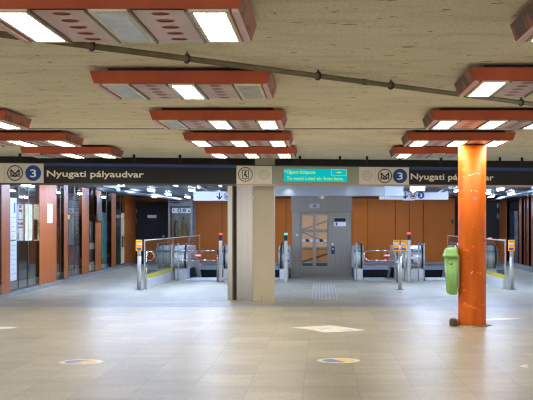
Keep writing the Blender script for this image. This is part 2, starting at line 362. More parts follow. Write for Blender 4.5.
m = MB(); m.hexa([(-14, CE(-14) + .32, FZ), (14, CE(14) + .32, FZ), (14, 52, FZ), (-14, 52, FZ), (-14, CE(-14) + .32, FZ + .3), (14, CE(14) + .32, FZ + .3), (14, 52, FZ + .3), (-14, 52, FZ + .3)])
struct(m.build('ceiling', 'far_ceil'))
m = MB(); m.hexa([(-14, CE(-14) + .01, FZ - .02), (14, CE(14) + .01, FZ - .02), (14, CE(14) + .31, FZ - .02), (-14, CE(-14) + .31, FZ - .02)] + [(-14, CE(-14) + .01, CZ + .3), (14, CE(14) + .01, CZ + .3), (14, CE(14) + .31, CZ + .3), (-14, CE(-14) + .31, CZ + .3)])
struct(m.build('trim_1', 'near_black'))  # near-black beam closing the gap past the ceiling edge
m = MB(); m.box(-9, 12, 23.2, 24.2, .0003, .0012); struct(m.build('trim_4', 'band'))  # dark joint strip across the floor, shading there put into its colour
m = MB(); m.box(PL, PR, PE + .02, PE + .14, 0, .12); struct(m.build('trim_5', 'slab'))
# back wall of orange panels with dark seams
B = flat(P1)
seams = [190, 222, 254, 286, 318, 352, 367.8, 395.4, 409.4, 423.5, 455]
wb = struct(thing('wall_back', (0, P1, 0)))
m = MB(); m.box(-14, 14, P1 + .05, P1 + .3, 0.0, FZ); m.build('backing', 'brown_seam', wb)
xs = [(s - VX) * P1 / F for s in seams]
for a, b in zip(xs, xs[1:]):
    m = MB(); m.box(a + .012, b - .012, P1, P1 + .05, .07, FZ - .04); m.build('wall_panel', 'orange_wall', wb)
x136, x167 = (136 - VX) * P1 / F, (167.5 - VX) * P1 / F
m = MB(); m.box(x136 + .2, xs[0] - .012, P1, P1 + .05, 2.65, FZ - .02); m.build('wall_panel', 'wood', wb)
m = MB(); m.box(x167 + .02, xs[0] - .012, P1, P1 + .05, 0, 2.62); m.build('wall_panel', 'wood', wb)
m = MB(); m.box(xs[-1] + .012, 5.75, P1, P1 + .05, 0, FZ - .04); m.build('wall_panel', 'black', wb)
d1 = struct(thing('door_1', (x136, P1, 0)))
m = MB(); m.box(x136 + .02, x167, P1 - .06, P1 + .05, 0, 2.63); m.build('door_leaf', 'sign_dark', d1)
m = MB(); m.rect(147.5, 215, 156.5, 218, flat(P1 - .06)); m.build('nameplate', 'white', d1)
for y in (209, 219.5):
    m = MB(); m.rect(136.2, y, 137, y + 4, flat(P1 - .06), 0, .03); m.build('hinge', 'steel', d1)
m = MB(); m.rect(162, 235.5, 164.5, 237, flat(P1 - .06), 0, .05); m.build('handle', 'steel', d1)
d2 = struct(thing('door_2', (6.4, P1, 0)))
m = MB(); m.box(5.78, 7.5, P1 - .06, P1 + .05, 0, 2.7); m.build('door_leaf', 'black', d2)
for y in (203, 213.5):
    m = MB(); m.rect(497, y, 498.2, y + 5, flat(P1 - .06), 0, .03); m.build('hinge', 'steel', d2)
m = MB(); m.box(-5.2, 5.6, P1 - .03, P1 - .001, 0, .07); struct(m.build('trim_2', 'slab'))
m = MB(); m.box(PL, PR, PE - .02, PE + .2, -4, -.02); m.box(PL - .3, PL, P0, PE, -4, -.31); m.box(PR, PR + .3, P0, PE, -4, -.31); m.box(PL, PR, P0, PE, -4.2, -4); m.box(PL, PR, P0 - .3, P0, -4, -.31)
struct(m.build('wall_pit', 'pit'))

# left wall: wood panels, skirting, glazed bays
wl = struct(thing('wall_left', (lwx(25), 25, 0)))
LW = left_wall()
def wall_strip(fn, u0, u1, z0, z1, w0, w1):
    """plate standing on a wall sheet between two image columns and two true heights"""
    m = MB(); q = []
    for w_ in (w0, w1):
        for u in (u0, u1):
            p = fn(u, VY, w_); q.append(p)
    a, b, c, d = q
    m.hexa([(p.x, p.y, z0) for p in (a, b, d, c)] + [(p.x, p.y, z1) for p in (a, b, d, c)]); return m
for a, b in ((1.5, 10), (39.5, 56.5), (64, 68), (82, 89), (95.3, 101.2), (111.5, 116), (125, 135.6)):
    wall_strip(LW, a, b, .1, FZ, -.12, .03).build('wall_panel', 'wood', wl)
wall_strip(LW, -5, 135.6, 0, .1, -.14, .05).build('baseboard_left', 'base_grey'); struct(bpy.data.objects['baseboard_left'])
m = MB(); m.hexa([(lwx(25) - 1.5, 25, 0), (lwx(49) - 1.5, 49, 0), (lwx(49) - 1.7, 49, 0), (lwx(25) - 1.7, 25, 0)] + [(lwx(25) - 1.5, 25, FZ), (lwx(49) - 1.5, 49, FZ), (lwx(49) - 1.7, 49, FZ), (lwx(25) - 1.7, 25, FZ)])
m.build('shop_back', 'shop', wl)
n = 0
for a, b in ((-5, 1.4), (10.1, 39.4), (56.6, 63.9), (68.1, 81.9), (89.1, 95.2), (101.3, 111.4), (116.1, 124.9)):
    n += 1; wn = struct(thing(f'window_{n}', LW((a + b) / 2, VY, 0)))
    wall_strip(LW, a, b, .1, FZ, -.03, -.018).build('pane', 'glass_shop', wn)
    wall_strip(LW, a, b, .1, .14, -.05, .0).build('sill', 'frame_metal', wn)
    for c in ([(a + b) / 2] if b - a < 16 else [a + (b - a) * .3, a + (b - a) * .62]):
        wall_strip(LW, c - .25, c + .25, .14, FZ, -.05, -.01).build('mullion', 'frame_metal', wn)
# right wall
wr = struct(thing('wall_right', (rwx(45), 45, 0)))
RW = right_wall()
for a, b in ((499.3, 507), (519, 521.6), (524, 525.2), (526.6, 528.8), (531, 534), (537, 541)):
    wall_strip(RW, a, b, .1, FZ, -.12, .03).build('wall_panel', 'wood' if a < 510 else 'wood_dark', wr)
wall_strip(RW, 499, 560, 0, .18, -.14, .05).build('baseboard_right', 'base_grey'); struct(bpy.data.objects['baseboard_right'])
m = MB(); m.box(rwx(49) + 1.0, rwx(49) + 1.2, 34, 49, 0, FZ); m.build('shop_back', 'black', wr)
for a, b in ((507.1, 518.9), (521.7, 523.9), (528.9, 530.9), (534.1, 560)):
    n += 1; wn = struct(thing(f'window_{n}', RW((a + b) / 2, VY, 0)))
    wall_strip(RW, a, b, .18, FZ, -.03, -.018).build('pane', 'glass_shop', wn)
    wall_strip(RW, a, b, FZ - .2, FZ, -.06, .0).build('head_rail', 'black', wn)

# ------------------------------------------------------------------ ceiling lamps
LB, LT = H + 1.32, H + 1.44
def ceiling_lamp(cx, d, states, label):
    """orange housing carrying three light panels and two perforated sheets"""
    t = thing('ceiling_lamp', (cx, d, CZ), label, 'ceiling lamp', 'orange ceiling lamps under the concrete ceiling')
    y0, y1 = d, d + 1.26
    m = MB(); e = .04
    lo = [(cx - .81, y0, LB), (cx + .81, y0, LB), (cx + .81, y1, LB), (cx - .81, y1, LB)]
    hi = [(cx - .81 - e, y0 - .005, LT), (cx + .81 + e, y0 - .005, LT), (cx + .81 + e, y1 + .005, LT), (cx - .81 - e, y1 + .005, LT)]
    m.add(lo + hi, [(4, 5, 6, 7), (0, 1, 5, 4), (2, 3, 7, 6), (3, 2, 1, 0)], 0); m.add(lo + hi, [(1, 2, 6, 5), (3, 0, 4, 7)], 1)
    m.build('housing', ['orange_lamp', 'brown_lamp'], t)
    m = MB(); m.box(cx - .7, cx + .7, y0 + .12, y1 - .12, LT, CZ); m.build('mounting_block', 'near_black', t)
    z = LB
    for (a, b), s in zip(((-.735, -.488), (-.118, .124), (.496, .745)), states):
        lp = MB(); a0, b0, u0, u1 = cx + a, cx + b, y0 + .02, y1 - .02; g = .026
        lp.box(a0, b0, u0, u0 + .06, z - .014, z); lp.box(a0, b0, u1 - .06, u1, z - .014, z); lp.box(a0, a0 + g, u0 + .06, u1 - .06, z - .014, z); lp.box(b0 - g, b0, u0 + .06, u1 - .06, z - .014, z)
        lo_ = lp.build('light_panel', 'white_frame', t)
        df = MB(); df.box(a0 + g, b0 - g, u0 + .06, u1 - .06, z - .010, z); dfo = df.build('diffuser', {'L': 'lit', 'O': 'off', 'G': 'off_grey'}[s], lo_)
        if s == 'L': tag(dfo, 'glowing warm white diffuser')
    for a, b in ((-.465, -.142), (.15, .472)):
        pm = MB(); x0, x1 = cx + a, cx + b; k = 5; hh = (y1 - y0 - .04) / k; r = .058; seg = 24
        for i in range(k):
            cy, cxx = y0 + .02 + hh * (i + .5), (x0 + x1) / 2; vs = []; fs = []
            for q in range(seg):
                an = 2 * PI * q / seg; c_, s_ = math.cos(an), math.sin(an); f = min((x1 - x0) / 2 / max(abs(c_), 1e-6), hh / 2 / max(abs(s_), 1e-6))
                vs += [(cxx + r * c_, cy + r * s_, z - .006), (cxx + f * c_, cy + f * s_, z - .006)]
            for q in range(seg):
                j = (q + 1) % seg; fs.append((2 * q, 2 * q + 1, 2 * j + 1, 2 * j))
            pm.add(vs, fs)
            for ca in ((x0, cy - hh / 2), (x1, cy - hh / 2), (x1, cy + hh / 2), (x0, cy + hh / 2)):
                an = math.atan2(ca[1] - cy, ca[0] - cxx) % (2 * PI); q = int(an / (2 * PI / seg)); j = (q + 1) % seg
                pm.add([vs[2 * q + 1], (ca[0], ca[1], z - .006), vs[2 * j + 1]], [(0, 1, 2)])
        pm.build('perforated_panel', 'pink', t)
    for x in (-.785, -.478, -.13, .137, .484, .785):
        rm = MB(); q = .02 if abs(x) > .7 else .008; rm.box(cx + x - q, cx + x + q, y0 + .01, y1 - .01, z - .02, z); rm.build('trim_rail', 'pink' if abs(x) > .7 else 'rail', t)
    return t
XC, XR, XL = -1.31, 2.18, -4.80
D_ = [7.01, 10.73, 14.44, 17.92, 21.2]
ceiling_lamp(XC, D_[0], 'LOL', 'orange ceiling lamp at the top edge, dark blue-grey panel between two glowing ones')
ceiling_lamp(XC, D_[1], 'OLG', 'orange ceiling lamp beyond the tan pipe with only its middle panel lit')
ceiling_lamp(XC, D_[2], 'OLL', 'orange ceiling lamp third in the central line, its first panel dark')
ceiling_lamp(XC, D_[3], 'LLL', 'orange ceiling lamp just past the ceiling groove, second-last of the central line, all panels lit')
ceiling_lamp(XC, D_[4], 'LLL', 'orange ceiling lamp right above the lift pictogram panel, last of the central line')
ceiling_lamp(XR + .03, D_[0], 'LGL', 'orange ceiling lamp whose brown end alone shows in the top right corner')
ceiling_lamp(XR + .03, 10.5, 'LGO', 'orange ceiling lamp beside the tan pipe on the pillar side, one lit panel showing')
ceiling_lamp(XR + .05, D_[2], 'LLL', 'orange ceiling lamp in front of the ceiling groove, one before the pillar lamp')
ceiling_lamp(XR, 17.88, 'LLL', 'orange ceiling lamp resting over the top of the orange round pillar')
ceiling_lamp(XR, D_[4], 'LOL', 'orange ceiling lamp behind the pillar above the name sign, middle panel dark')
ceiling_lamp(XL, D_[2], 'LGL', 'orange ceiling lamp end cut by the left edge, higher than its two neighbours')
ceiling_lamp(XL, D_[3], 'LLL', 'orange ceiling lamp at the left edge just past the ceiling groove')
ceiling_lamp(XL + .1, D_[4], 'OLL', 'orange ceiling lamp low over the station name, first panel dark')

# ceiling pipe with clips
a, b = Vector((-4.2, 6.72, H + 1.42)), Vector((5.2, 16.25, H + 1.42))
pt = thing('ceiling_pipe', (a + b) / 2, 'tan painted conduit pipe running diagonally across the concrete ceiling', 'pipe')
m = MB(); m.cyl(a, b, .026, 14); m.build('tube', 'pipe', pt)
m = MB(); q0 = a.lerp(b, .49); q1 = a.lerp(b, .496); m.cyl(q0, q1, .031, 14); m.build('coupling', 'pipe', pt)
for px in (92, 187, 318, 391, 521):
    k = (px - VX) / F; dd = a.y - (b.y - a.y) / (b.x - a.x) * a.x; s = (b.y - a.y) / (b.x - a.x); y = dd / (1 - s * k); c = Vector((k * y, y, H + 1.42))
    dv = (b - a).normalized(); m = MB()
    m.tube([c + dv.cross(Vector((0, 0, 1))) * math.cos(t_) * .036 + Vector((0, 0, math.sin(t_) * .036)) for t_ in [i * 2 * PI / 16 for i in range(17)]], .009, 6)
    m.cyl(c + Vector((0, 0, .03)), c + Vector((0, 0, .075)), .008, 8); m.build('clip', 'dark', pt)

# ------------------------------------------------------------------ overhead sign band
def sheet(off=0.0):
    def fn(u, v, w):
        d = (24.58 - off - w) / (1 - .133 * (u - VX) / F); return P(u, v, d)
    return fn
S = sheet()
top = lambda u: 163.2 + .0104 * u
bot = lambda u: 182.9 + .0042 * u
def sign_box(u0, u1, mb, grow=0.0, w0=-.11, w1=0.0, v0=None, v1=None, mi=0):
    v0 = v0 or top; v1 = v1 or bot
    mb.poly([(u0, v0(u0) - grow), (u1, v0(u1) - grow), (u1, v1(u1) + grow), (u0, v1(u0) + grow)], S, w0, w1, mi); return mb
def hanger(u, t):
    p = S(u, top(u), -.05); m = MB(); m.box(p.x - .025, p.x + .025, p.y - .02, p.y + .02, p.z - .01, CZ); m.build('hanger', 'near_black', t)
def frame(u0, u1, t, mt):
    m = MB(); sign_box(u0, u1, m, 0, -.12, .012, bot, lambda u: bot(u) + 1.9); m.build('bottom_rail', mt, t)
    m = MB(); sign_box(u0, u1, m, 0, -.12, .008, lambda u: top(u) - .9, top); m.build('top_rail', 'frame_metal', t)

def number_disc(t, cu, cv, r):
    m = MB(); m.disc(cu, cv, r, S, .004, .007); o = m.build('line_disc', 'blue', t); tag(o, 'blue disc with a white three')
    m = MB(); put_text(m, '3', cu - r * .36, cu + r * .36, cv + r * .5, r * 1.0, S, .009, bold=.14); m.build('numeral', 'white', o)
def name_text(t, body, u0, u1, v0, v1, h):
    fn = lambda u, v, w_: S(u, v + (v1 - v0) * (u - u0) / (u1 - u0), w_); L_ = u1 - u0
    for wd, a, b in zip(body.split(' '), (u0, u0 + L_ * .452), (u0 + L_ * .402, u1)):
        m = MB(); put_text(m, wd, a, b, v0, h, fn, .006, bold=.24); m.build('lettering', 'letter', t)

t = thing('name_sign', S(118, 183, 0), 'long charcoal station name sign with blue top stripe, towards the glazed shops', 'sign')
m = MB(); sign_box(-40, 43.6, m); m.build('white_panel', 'sign_white', t)
m = MB(); sign_box(43.6, 236.4, m); m.build('dark_panel', 'sign_dark', t)
m = MB(); sign_box(43.6, 236.4, m, 0, .0, .004, top, lambda u: top(u) + 2.3); m.build('stripe', 'blue', t)
m = MB(); logo(m, 15, 173, 7.9, S); m.build('metro_logo', 'ink', t)
number_disc(t, 33.2, 173.1, 7.9); name_text(t, 'Nyugati pályaudvar', 47, 143.5, 176.4, 177.4, 6.2)
frame(-40, 236.4, t, 'frame_metal'); [hanger(u, t) for u in (20, 134, 180, 226)]
for u in (4.5, 172.5):
    m = MB(); sign_box(u - .15, u + .15, m, 0, .0, .002); m.build('seam', 'faint' if u < 40 else 'ink', t)

t = thing('pictogram_sign', S(254, 184, 0), 'white overhead panel with a ringed lift pictogram and a faint pale ring', 'sign')
m = MB(); sign_box(236.5, 271.9, m); m.build('white_panel', 'sign_white', t)
cu, cv = 245.4, 174.4
m = MB(); m.ring(cu, cv, 6.5, 7.3, S); m.rect(cu - 3.4, cv - 3.9, cu - 2.7, cv + 4.4, S); m.rect(cu + 2.7, cv - 3.9, cu + 3.4, cv + 4.4, S); m.rect(cu - 3.4, cv - 4.5, cu + 3.4, cv - 3.9, S); m.rect(cu - 3.4, cv + 3.9, cu + 3.4, cv + 4.5, S)
m.stroke([(cu + .4, cv - 2.6), (cu - .9, cv + .4), (cu + 1.8, cv + 2.6)], 1.2, S); m.disc(cu + .5, cv - 2.8, .8, S); m.stroke([(cu - .9, cv + .4), (cu + 1.2, cv + .2)], .8, S)
m.poly([(cu - .8, cv - 5), (cu, cv - 6), (cu + .8, cv - 5)], S); m.poly([(cu - .8, cv + 5), (cu, cv + 6), (cu + .8, cv + 5)], S); m.build('lift_pictogram', 'ink', t)
m = MB(); m.ring(264, 174.6, 4.2, 4.9, S); m.ring(264, 174.6, 2.2, 2.6, S); m.rect(262.4, 173.6, 265.6, 174.1, S); m.rect(262.4, 175, 265.6, 175.5, S); m.build('faint_pictogram', 'faint', t)
m = MB(); sign_box(254.6, 254.9, m, 0, 0, .002); m.build('seam', 'faint', t)
frame(236.5, 271.9, t, 'frame_tan'); hanger(254, t)

t = thing('departure_display', S(316, 184, 0), 'grey-green overhead box with a cyan screen showing yellow-green text', 'display')
m = MB(); sign_box(272, 358.9, m); m.build('casing', 'sign_grey', t)
sv = lambda u, o: o + .0085 * (u - 284)
m = MB(); m.poly([(284, 168.7), (347, 169.2), (347, 182.0), (284, 181.5)], S, 0, .008); scr = m.build('screen', 'led_back', t)
LS = lambda u, v, w_: S(u, v + .0085 * (u - 284), w_)
put_words('Újpest központ', 287.0, 315.5, 173.6, 3.6, LS, .011, .06, 'led_text', scr)
m = MB(); m.poly([(284.4, 169.8), (286, 171.2), (284.4, 172.6)], S, .008, .011); m.build('arrow', 'led_text', scr); m = MB()
put_words('To reach Lehel tér from here,', 286.8, 343.5, 179.9, 3.6, LS, .011, .05, 'led_text', scr)
m.stroke([(331.4, 169.6), (346.6, 169.7), (346.6, 175.6), (331.4, 175.4), (331.4, 169.6)], .3, S, .008, .011); m.rect(336, 172.2, 342, 172.8, S, .008, .011); m.rect(338.7, 171.2, 339.3, 173.8, S, .008, .011)
m.build('time_frame', 'led_text', scr)
frame(272, 358.9, t, 'frame_tan'); [hanger(u, t) for u in (300, 340)]

t = thing('pictogram_sign', S(367, 184, 0), 'narrow white overhead panel with one faint ring beside the cyan display', 'sign')
m = MB(); sign_box(359, 375.4, m); m.build('white_panel', 'sign_white', t)
m = MB(); m.ring(367.2, 175.6, 4.2, 4.9, S); m.ring(367.2, 175.6, 2.2, 2.6, S); m.rect(365.6, 174.6, 368.8, 175.1, S); m.rect(365.6, 176, 368.8, 176.5, S); m.build('faint_pictogram', 'faint', t)
frame(359, 375.4, t, 'frame_tan'); hanger(367, t)

t = thing('name_sign', S(470, 184, 0), 'long charcoal station name sign partly hidden behind the orange round pillar', 'sign')
m = MB(); sign_box(375.5, 409, m); m.build('white_panel', 'sign_white', t)
m = MB(); sign_box(409, 575, m); m.build('dark_panel', 'sign_dark', t)
m = MB(); sign_box(409, 575, m, 0, .0, .004, top, lambda u: top(u) + 2.2); m.build('stripe', 'blue', t)
m = MB(); logo(m, 384.9, 176, 7.2, S); m.build('metro_logo', 'ink', t)
number_disc(t, 400, 176, 7.2); name_text(t, 'Nyugati pályaudvar', 411, 493.5, 179.2, 180.3, 5.8)
frame(375.5, 575, t, 'frame_tan'); [hanger(u, t) for u in (400, 441, 500, 522)]
m = MB(); sign_box(518, 518.3, m, 0, .0, .002); m.build('seam', 'ink', t)

# ------------------------------------------------------------------ columns
pcx, pcy = 2.475, 18.84
t = thing('round_pillar', (pcx, pcy, 0), 'orange painted round pillar with chipped paint standing on the stone floor', 'pillar')
m = MB(); m.lathe((pcx, pcy, 0), [(.232, .012), (.229, .05), (.228, 1.5), (.228, LB - .022)], 40); m.build('shaft', 'pillar', t)
m = MB(); pr = []
for r_, z in ((.30, 0), (.285, .012), (.24, .02), (.2, .022)): pr.append([(pcx + math.cos(2 * PI * i / 36) * r_ * (1 + .12 * math.sin(i * 2.3) + .1 * math.sin(i * .9)), pcy + math.sin(2 * PI * i / 36) * r_ * (1 + .08 * math.sin(i * 1.7)), z) for i in range(36)])
m.loft(pr); m.build('base_collar', 'mortar', t)
def pil(u, v, w_):
    x = (u - VX) / F * 18.62; dx = x - pcx; r = .2285 + w_; y = pcy - math.sqrt(max(r * r - dx * dx, 0)); return Vector((x, y, H + (VY - v) * 18.62 / F))
m = MB()
for i in range(10):
    m.poly([(475 + math.cos(q) * (2.2 - .22 * 0), 198.7 + math.sin(q) * 2.2) for q in [2 * PI * (i + e) / 10 for e in (0, 1)]] + [(475, 198.7)], pil, 0, .002)
m.build('sticker', 'poster_pink', t)
m = MB()
for u0, v0, u1, v1 in ((460, 176.6, 464, 176.4), (464, 176.4, 469, 175.2), (469, 175.6, 473, 174.2), (474, 174, 477, 172.6), (477, 172.6, 480, 174.4), (474.5, 190.5, 477.5, 191.6), (471, 273.5, 472.5, 271.5)):
    m.stroke([(u0, v0), (u1, v1)], .8, pil, 0, .002)
m.build('scratch_marks', 'chalk', t)

bx, by = 2.115, 18.78; BS = .012
def rr(x0, x1, y0, y1, r, z, n=5):
    out = []
    for cx, cy, a0 in ((x1 - r, y0 + r, -PI / 2), (x1 - r, y1 - r, 0), (x0 + r, y1 - r, PI / 2), (x0 + r, y0 + r, PI)):
        out += [(cx + math.cos(a0 + i * PI / 2 / n) * r, cy + math.sin(a0 + i * PI / 2 / n) * r, z) for i in range(n + 1)]
    return out
zb, zt = .52, 1.28
t = thing('litter_bin', (bx, by, zb), 'lime green plastic litter bin hung on the side of the orange round pillar', 'bin')
m = MB(); m.loft([rr(2.085, 2.212, by - .13, by + .13, .05, zb), rr(2.055, 2.216, by - .155, by + .155, .05, zb + .03), rr(2.02, 2.22, by - .18, by + .18, .05, 1.13)], 0, True); m.build('bucket', 'bin', t)
m = MB(); m.loft([rr(2.0, 2.223, by - .2, by + .2, .05, 1.125), rr(2.0, 2.223, by - .2, by + .2, .05, 1.165), rr(2.012, 2.222, by - .185, by + .185, .05, 1.175), rr(2.02, 2.222, by - .175, by + .175, .05, 1.22), rr(2.04, 2.217, by - .15, by + .15, .05, 1.262), rr(2.09, 2.21, by - .11, by + .11, .045, 1.285)], 0, True); m.build('hood', 'bin', t)
m = MB(); m.box(2.224, 2.248, by - .1, by + .1, .62, 1.16); m.build('bracket', 'steel_dull', t)
m = MB(); m.disc(451.3, 264, .9, flat(by - .176), -.01, .006); m.build('lock', 'bin_dark', t)

def rock(name, c, sx, sy, sz, mt, seed):
    bm = bmesh.new(); bmesh.ops.create_icosphere(bm, subdivisions=3, radius=1); rnd = random.Random(seed)
    from mathutils import noise
    for v in bm.verts:
        p = v.co.copy(); q = Vector([math.copysign(abs(k) ** .45, k) for k in p]); nz = noise.noise(p * 1.7 + Vector((seed, 0, 0))) * .22 + noise.noise(p * 5 + Vector((seed, 0, 0))) * .07
        v.co = Vector((q.x * sx, q.y * sy, max(q.z, -1) * sz)) * (1 + nz) ; v.co.z = max(v.co.z, -sz)
        v.co += Vector(c) + Vector((0, 0, sz))
    m = MB(); m.add([v.co for v in bm.verts], [tuple(v.index for v in f.verts) for f in bm.faces]); bm.free()
    return m.build(name, mt, None, (c[0], c[1], 0))
tag(rock('concrete_lump', (2.165, 18.78, 0), .062, .08, .058, 'stone', 4), 'mossy brown lump of concrete at the foot of the orange pillar', 'rubble')

t = thing('square_column', (-1.24, 24.95, 0), 'beige painted square column under the overhead sign', 'column')
m = MB(); m.rbox(-1.468, -1.008, 24.8, 25.22, 0, CZ, .012); m.build('shaft', 'beige', t)
m = MB(); m.box(-1.472, -1.004, 24.795, 25.225, 0, .09); m.build('skirting', 'beige', t)
m = MB(); m.box(-1.29, -1.284, 24.792, 24.8, 0, .13); m.build('crack', 'brown_box', t)
t = thing('steel_clad_column', (-1.75, 25.6, 0), 'brushed stainless steel clad post beside the beige square column', 'column')
m = MB()   # angled steel sheet, then a return edge and a slim outer leaf
def pl(u, d): return ((u - VX) / F * d, d)
p0, p1, p2, p3, p4 = pl(252.6, 25.02), pl(235.8, 25.33), pl(233.4, 25.3), pl(232.2, 25.32), pl(227.6, 25.4)
def sheet_wall(mb, a, b, th, z0=0, z1=FZ - .03):
    mb.hexa([(a[0], a[1], z0), (b[0], b[1], z0), (b[0], b[1] + th, z0), (a[0], a[1] + th, z0), (a[0], a[1], z1), (b[0], b[1], z1), (b[0], b[1] + th, z1), (a[0], a[1] + th, z1)])
sheet_wall(m, p1, p0, .12); m.build('wide_sheet', 'steel', t)
m = MB(); sheet_wall(m, p3, p2, .3); m.build('corner_strip', 'gap', t)
m = MB(); sheet_wall(m, p4, p3, .25); m.build('narrow_sheet', 'steel', t)
m = MB(); sheet_wall(m, (p2[0] + .002, p2[1] + .1), (p1[0] - .002, p1[1] + .05), .1); m.build('shadow_gap', 'gap', t)
m = MB(); sheet_wall(m, pl(250.0, 25.1), pl(249.5, 25.12), .02, .0, FZ - .05); m.build('joint', 'frame_metal', t)
m = MB(); q = pl(241.3, 25.45); m.box(q[0] - .04, q[0] + .04, q[1] - .02, q[1] + .1, H + .02, H + .1); m.build('label_plate', 'pale_grey', t)

# ------------------------------------------------------------------ lift
LD = 37.6; LF = flat(LD)
t = thing('lift', (.03, LD, 0), 'brushed steel passenger lift with double glazed doors standing against the orange wall', 'lift')
def plate(u0, v0, u1, v1, d0, d1, name, mt, parent):
    a, b = P(u0, v1, LD), P(u1, v0, LD); m = MB(); m.box(a.x, b.x, d0, d1, max(a.z, 0), b.z); return m.build(name, mt, parent)
plate(292.3, 211.6, 300.4, 276, LD, LD + .25, 'jamb_panel', 'steel_dull', t)
plate(328.6, 211.6, 351.2, 276, LD, LD + .25, 'side_panel', 'steel_dull', t)
plate(291.2, 196.0, 352.2, 211.5, LD - .04, LD + .25, 'header', 'steel_dull', t)
for u0, u1, w0, w1 in ((300.5, 314.4, 302.2, 312.8), (314.5, 328.5, 316, 327.3)):
    dl = MB()
    for a in ((u0, 212, w0, 275.3), (w1, 212, u1, 275.3), (w0, 212, w1, 213.2), (w0, 266.8, w1, 275.3)):
        q0, q1 = P(a[0], a[3], LD), P(a[2], a[1], LD); dl.box(q0.x, q1.x, LD + .06, LD + .1, max(q0.z, 0.005), q1.z)
    do = dl.build('door_leaf', 'steel_dull', t)
    plate(w0, 213.2, w1, 266.8, LD + .075, LD + .085, 'glazing', 'glass', do)
    for i, du in enumerate((1.4, 5.2, 9.2)):
        m = MB(); m.disc(w0 + du, 240.5, 1.5 if i != 1 else 1.6, flat(LD + .074), 0, .004, 0, 18); m.build('round_sticker', 'val_pale' if i != 1 else 'ink', do)
LR = 39.3
m = MB()
for a, b in (((296, 230.8), (346, 230.8)), ((296, 248.2), (346, 248.2)), ((296, 264.6), (346, 264.6)), ((296, 213.8), (346, 213.8))):
    m = MB(); q0, q1 = P(a[0], a[1], LR), P(b[0], b[1], LR); m.box(q0.x, q1.x, LR, LR + .1, q0.z - .05, q0.z + .05); m.build('cross_beam', 'brace', t)
for a, b in (((300, 230.5), (330, 219.8)), ((301, 231.5), (328, 243)), ((300, 262.5), (330, 253.2))):
    m = MB(); q0, q1 = P(*a, LR - .06), P(*b, LR - .06); m.tube([q0, q1], .042, 4); m.build('diagonal_brace', 'brace', t)
for x in (-.9, .9):
    m = MB(); m.box(x - .05 + .025, x + .05 + .025, LR, LR + .1, 0, 2.55); m.build('corner_post', 'steel_dull', t)
    m = MB(); m.box(x - .005 + .025, x + .005 + .025, LD + .26, LR, .05, 2.5); m.build('side_glazing', 'glass', t)
m = MB(); m.box(-.93, .98, LD + .25, LR + .1, 2.5, 2.56); m.build('roof', 'steel_dull', t)
m = MB(); m.rect(309.2, 203.8, 319.6, 208.2, flat(LD - .04), 0, .02); fl = m.build('floor_indicator', 'beige', t)
m = MB(); m.rect(313, 204.6, 316.2, 207.4, flat(LD - .06), 0, .004); m.build('screen', 'poster_blue', fl)
m = MB(); m.rect(334, 217.8, 346, 226.2, LF, 0, .012); np_ = m.build('notice_plate', 'white', t)
m = MB(); m.rect(334.2, 218, 345.8, 221.8, LF, .012, .016); m.build('black_band', 'sign_dark', np_)
m = MB(); m.rect(335.6, 222.6, 337.4, 225.6, LF, .012, .016); m.build('pictogram', 'blue', np_)
m = MB(); m.rect(331.2, 246.5, 334.7, 254, LF, 0, .03); cp = m.build('call_panel', 'navy', t)
m = MB(); m.disc(332.9, 249, .8, LF, .03, .04); m.build('call_button', 'val_pale', cp)
m = MB(); m.disc(297, 235, .9, LF, 0, .012); m.build('key_switch', 'steel_polished', t)
m = MB(); m.disc(332.6, 244, .8, LF, 0, .01); m.build('lock', 'steel_polished', t)

# steel canopy fascia with downlights in front of the lift
CD = 31.0
t = thing('steel_canopy', (.1, CD, 2.4), 'grey steel canopy fascia with downlights over the lift approach', 'canopy')
a, b = P(255, 196, CD), P(384.4, 186.2, CD); m = MB(); m.box(a.x, b.x, CD, CD + .3, a.z, FZ); m.build('fascia', 'fascia', t)
a2, b2 = P(384.6, 196.4, CD), P(403.4, 186.6, CD); m = MB(); m.box(a2.x, b2.x, CD, CD + .3, a2.z, FZ); m.build('end_fascia', 'slab', t)
m = MB(); m.box(a.x, b2.x, CD - .28, CD, FZ - .03, FZ); m.build('light_shelf', 'steel_dull', t)
for u in (288.5, 350.5, 379):
    p = P(u, 188, CD - .16); m = MB(); m.cyl((p.x, CD - .16, FZ - .06), (p.x, CD - .16, FZ - .03), .035, 14); dl = m.build('downlight', 'steel_polished', t)
    m = MB(); m.cyl((p.x, CD - .16, FZ - .066), (p.x, CD - .16, FZ - .06), .028, 14); m.build('lens', 'led_lamp', dl)
    li = bpy.data.lights.new('downlight_beam', 'SPOT'); li.energy = 16 if u < 300 else 6; li.spot_size = 1.6; li.spot_blend = .9; li.shadow_soft_size = .03; li.color = (.85, .92, 1)
    lo = bpy.data.objects.new('downlight_beam', li); COL.objects.link(lo); lo.location = (p.x, CD - .16, FZ - .08); lo.rotation_euler = (.25, 0, 0)

p = P(321.6, 196.6, CD + .5); m = MB(); m.lathe((p.x, CD + .42, p.z), [(.005, -.075), (.045, -.06), (.07, -.02), (.075, 0), (.08, .03), (.08, FZ - p.z)], 20)
tag(m.build('ceiling_dome_camera', 'white', None, (p.x, CD + .42, p.z)), 'small white dome camera under the steel canopy over the lift doors', 'camera')
m = MB(); m.rect(451.6, 219.6, 453.4, 223.4, flat(P1), 0, .06); m.rect(452, 220.2, 453, 221.4, flat(P1), .06, .07)
tag(m.build('wall_switch', 'dark', None, P(452.5, 223.4, P1)), 'small dark switch box on the orange wall beside the pillar', 'switch')

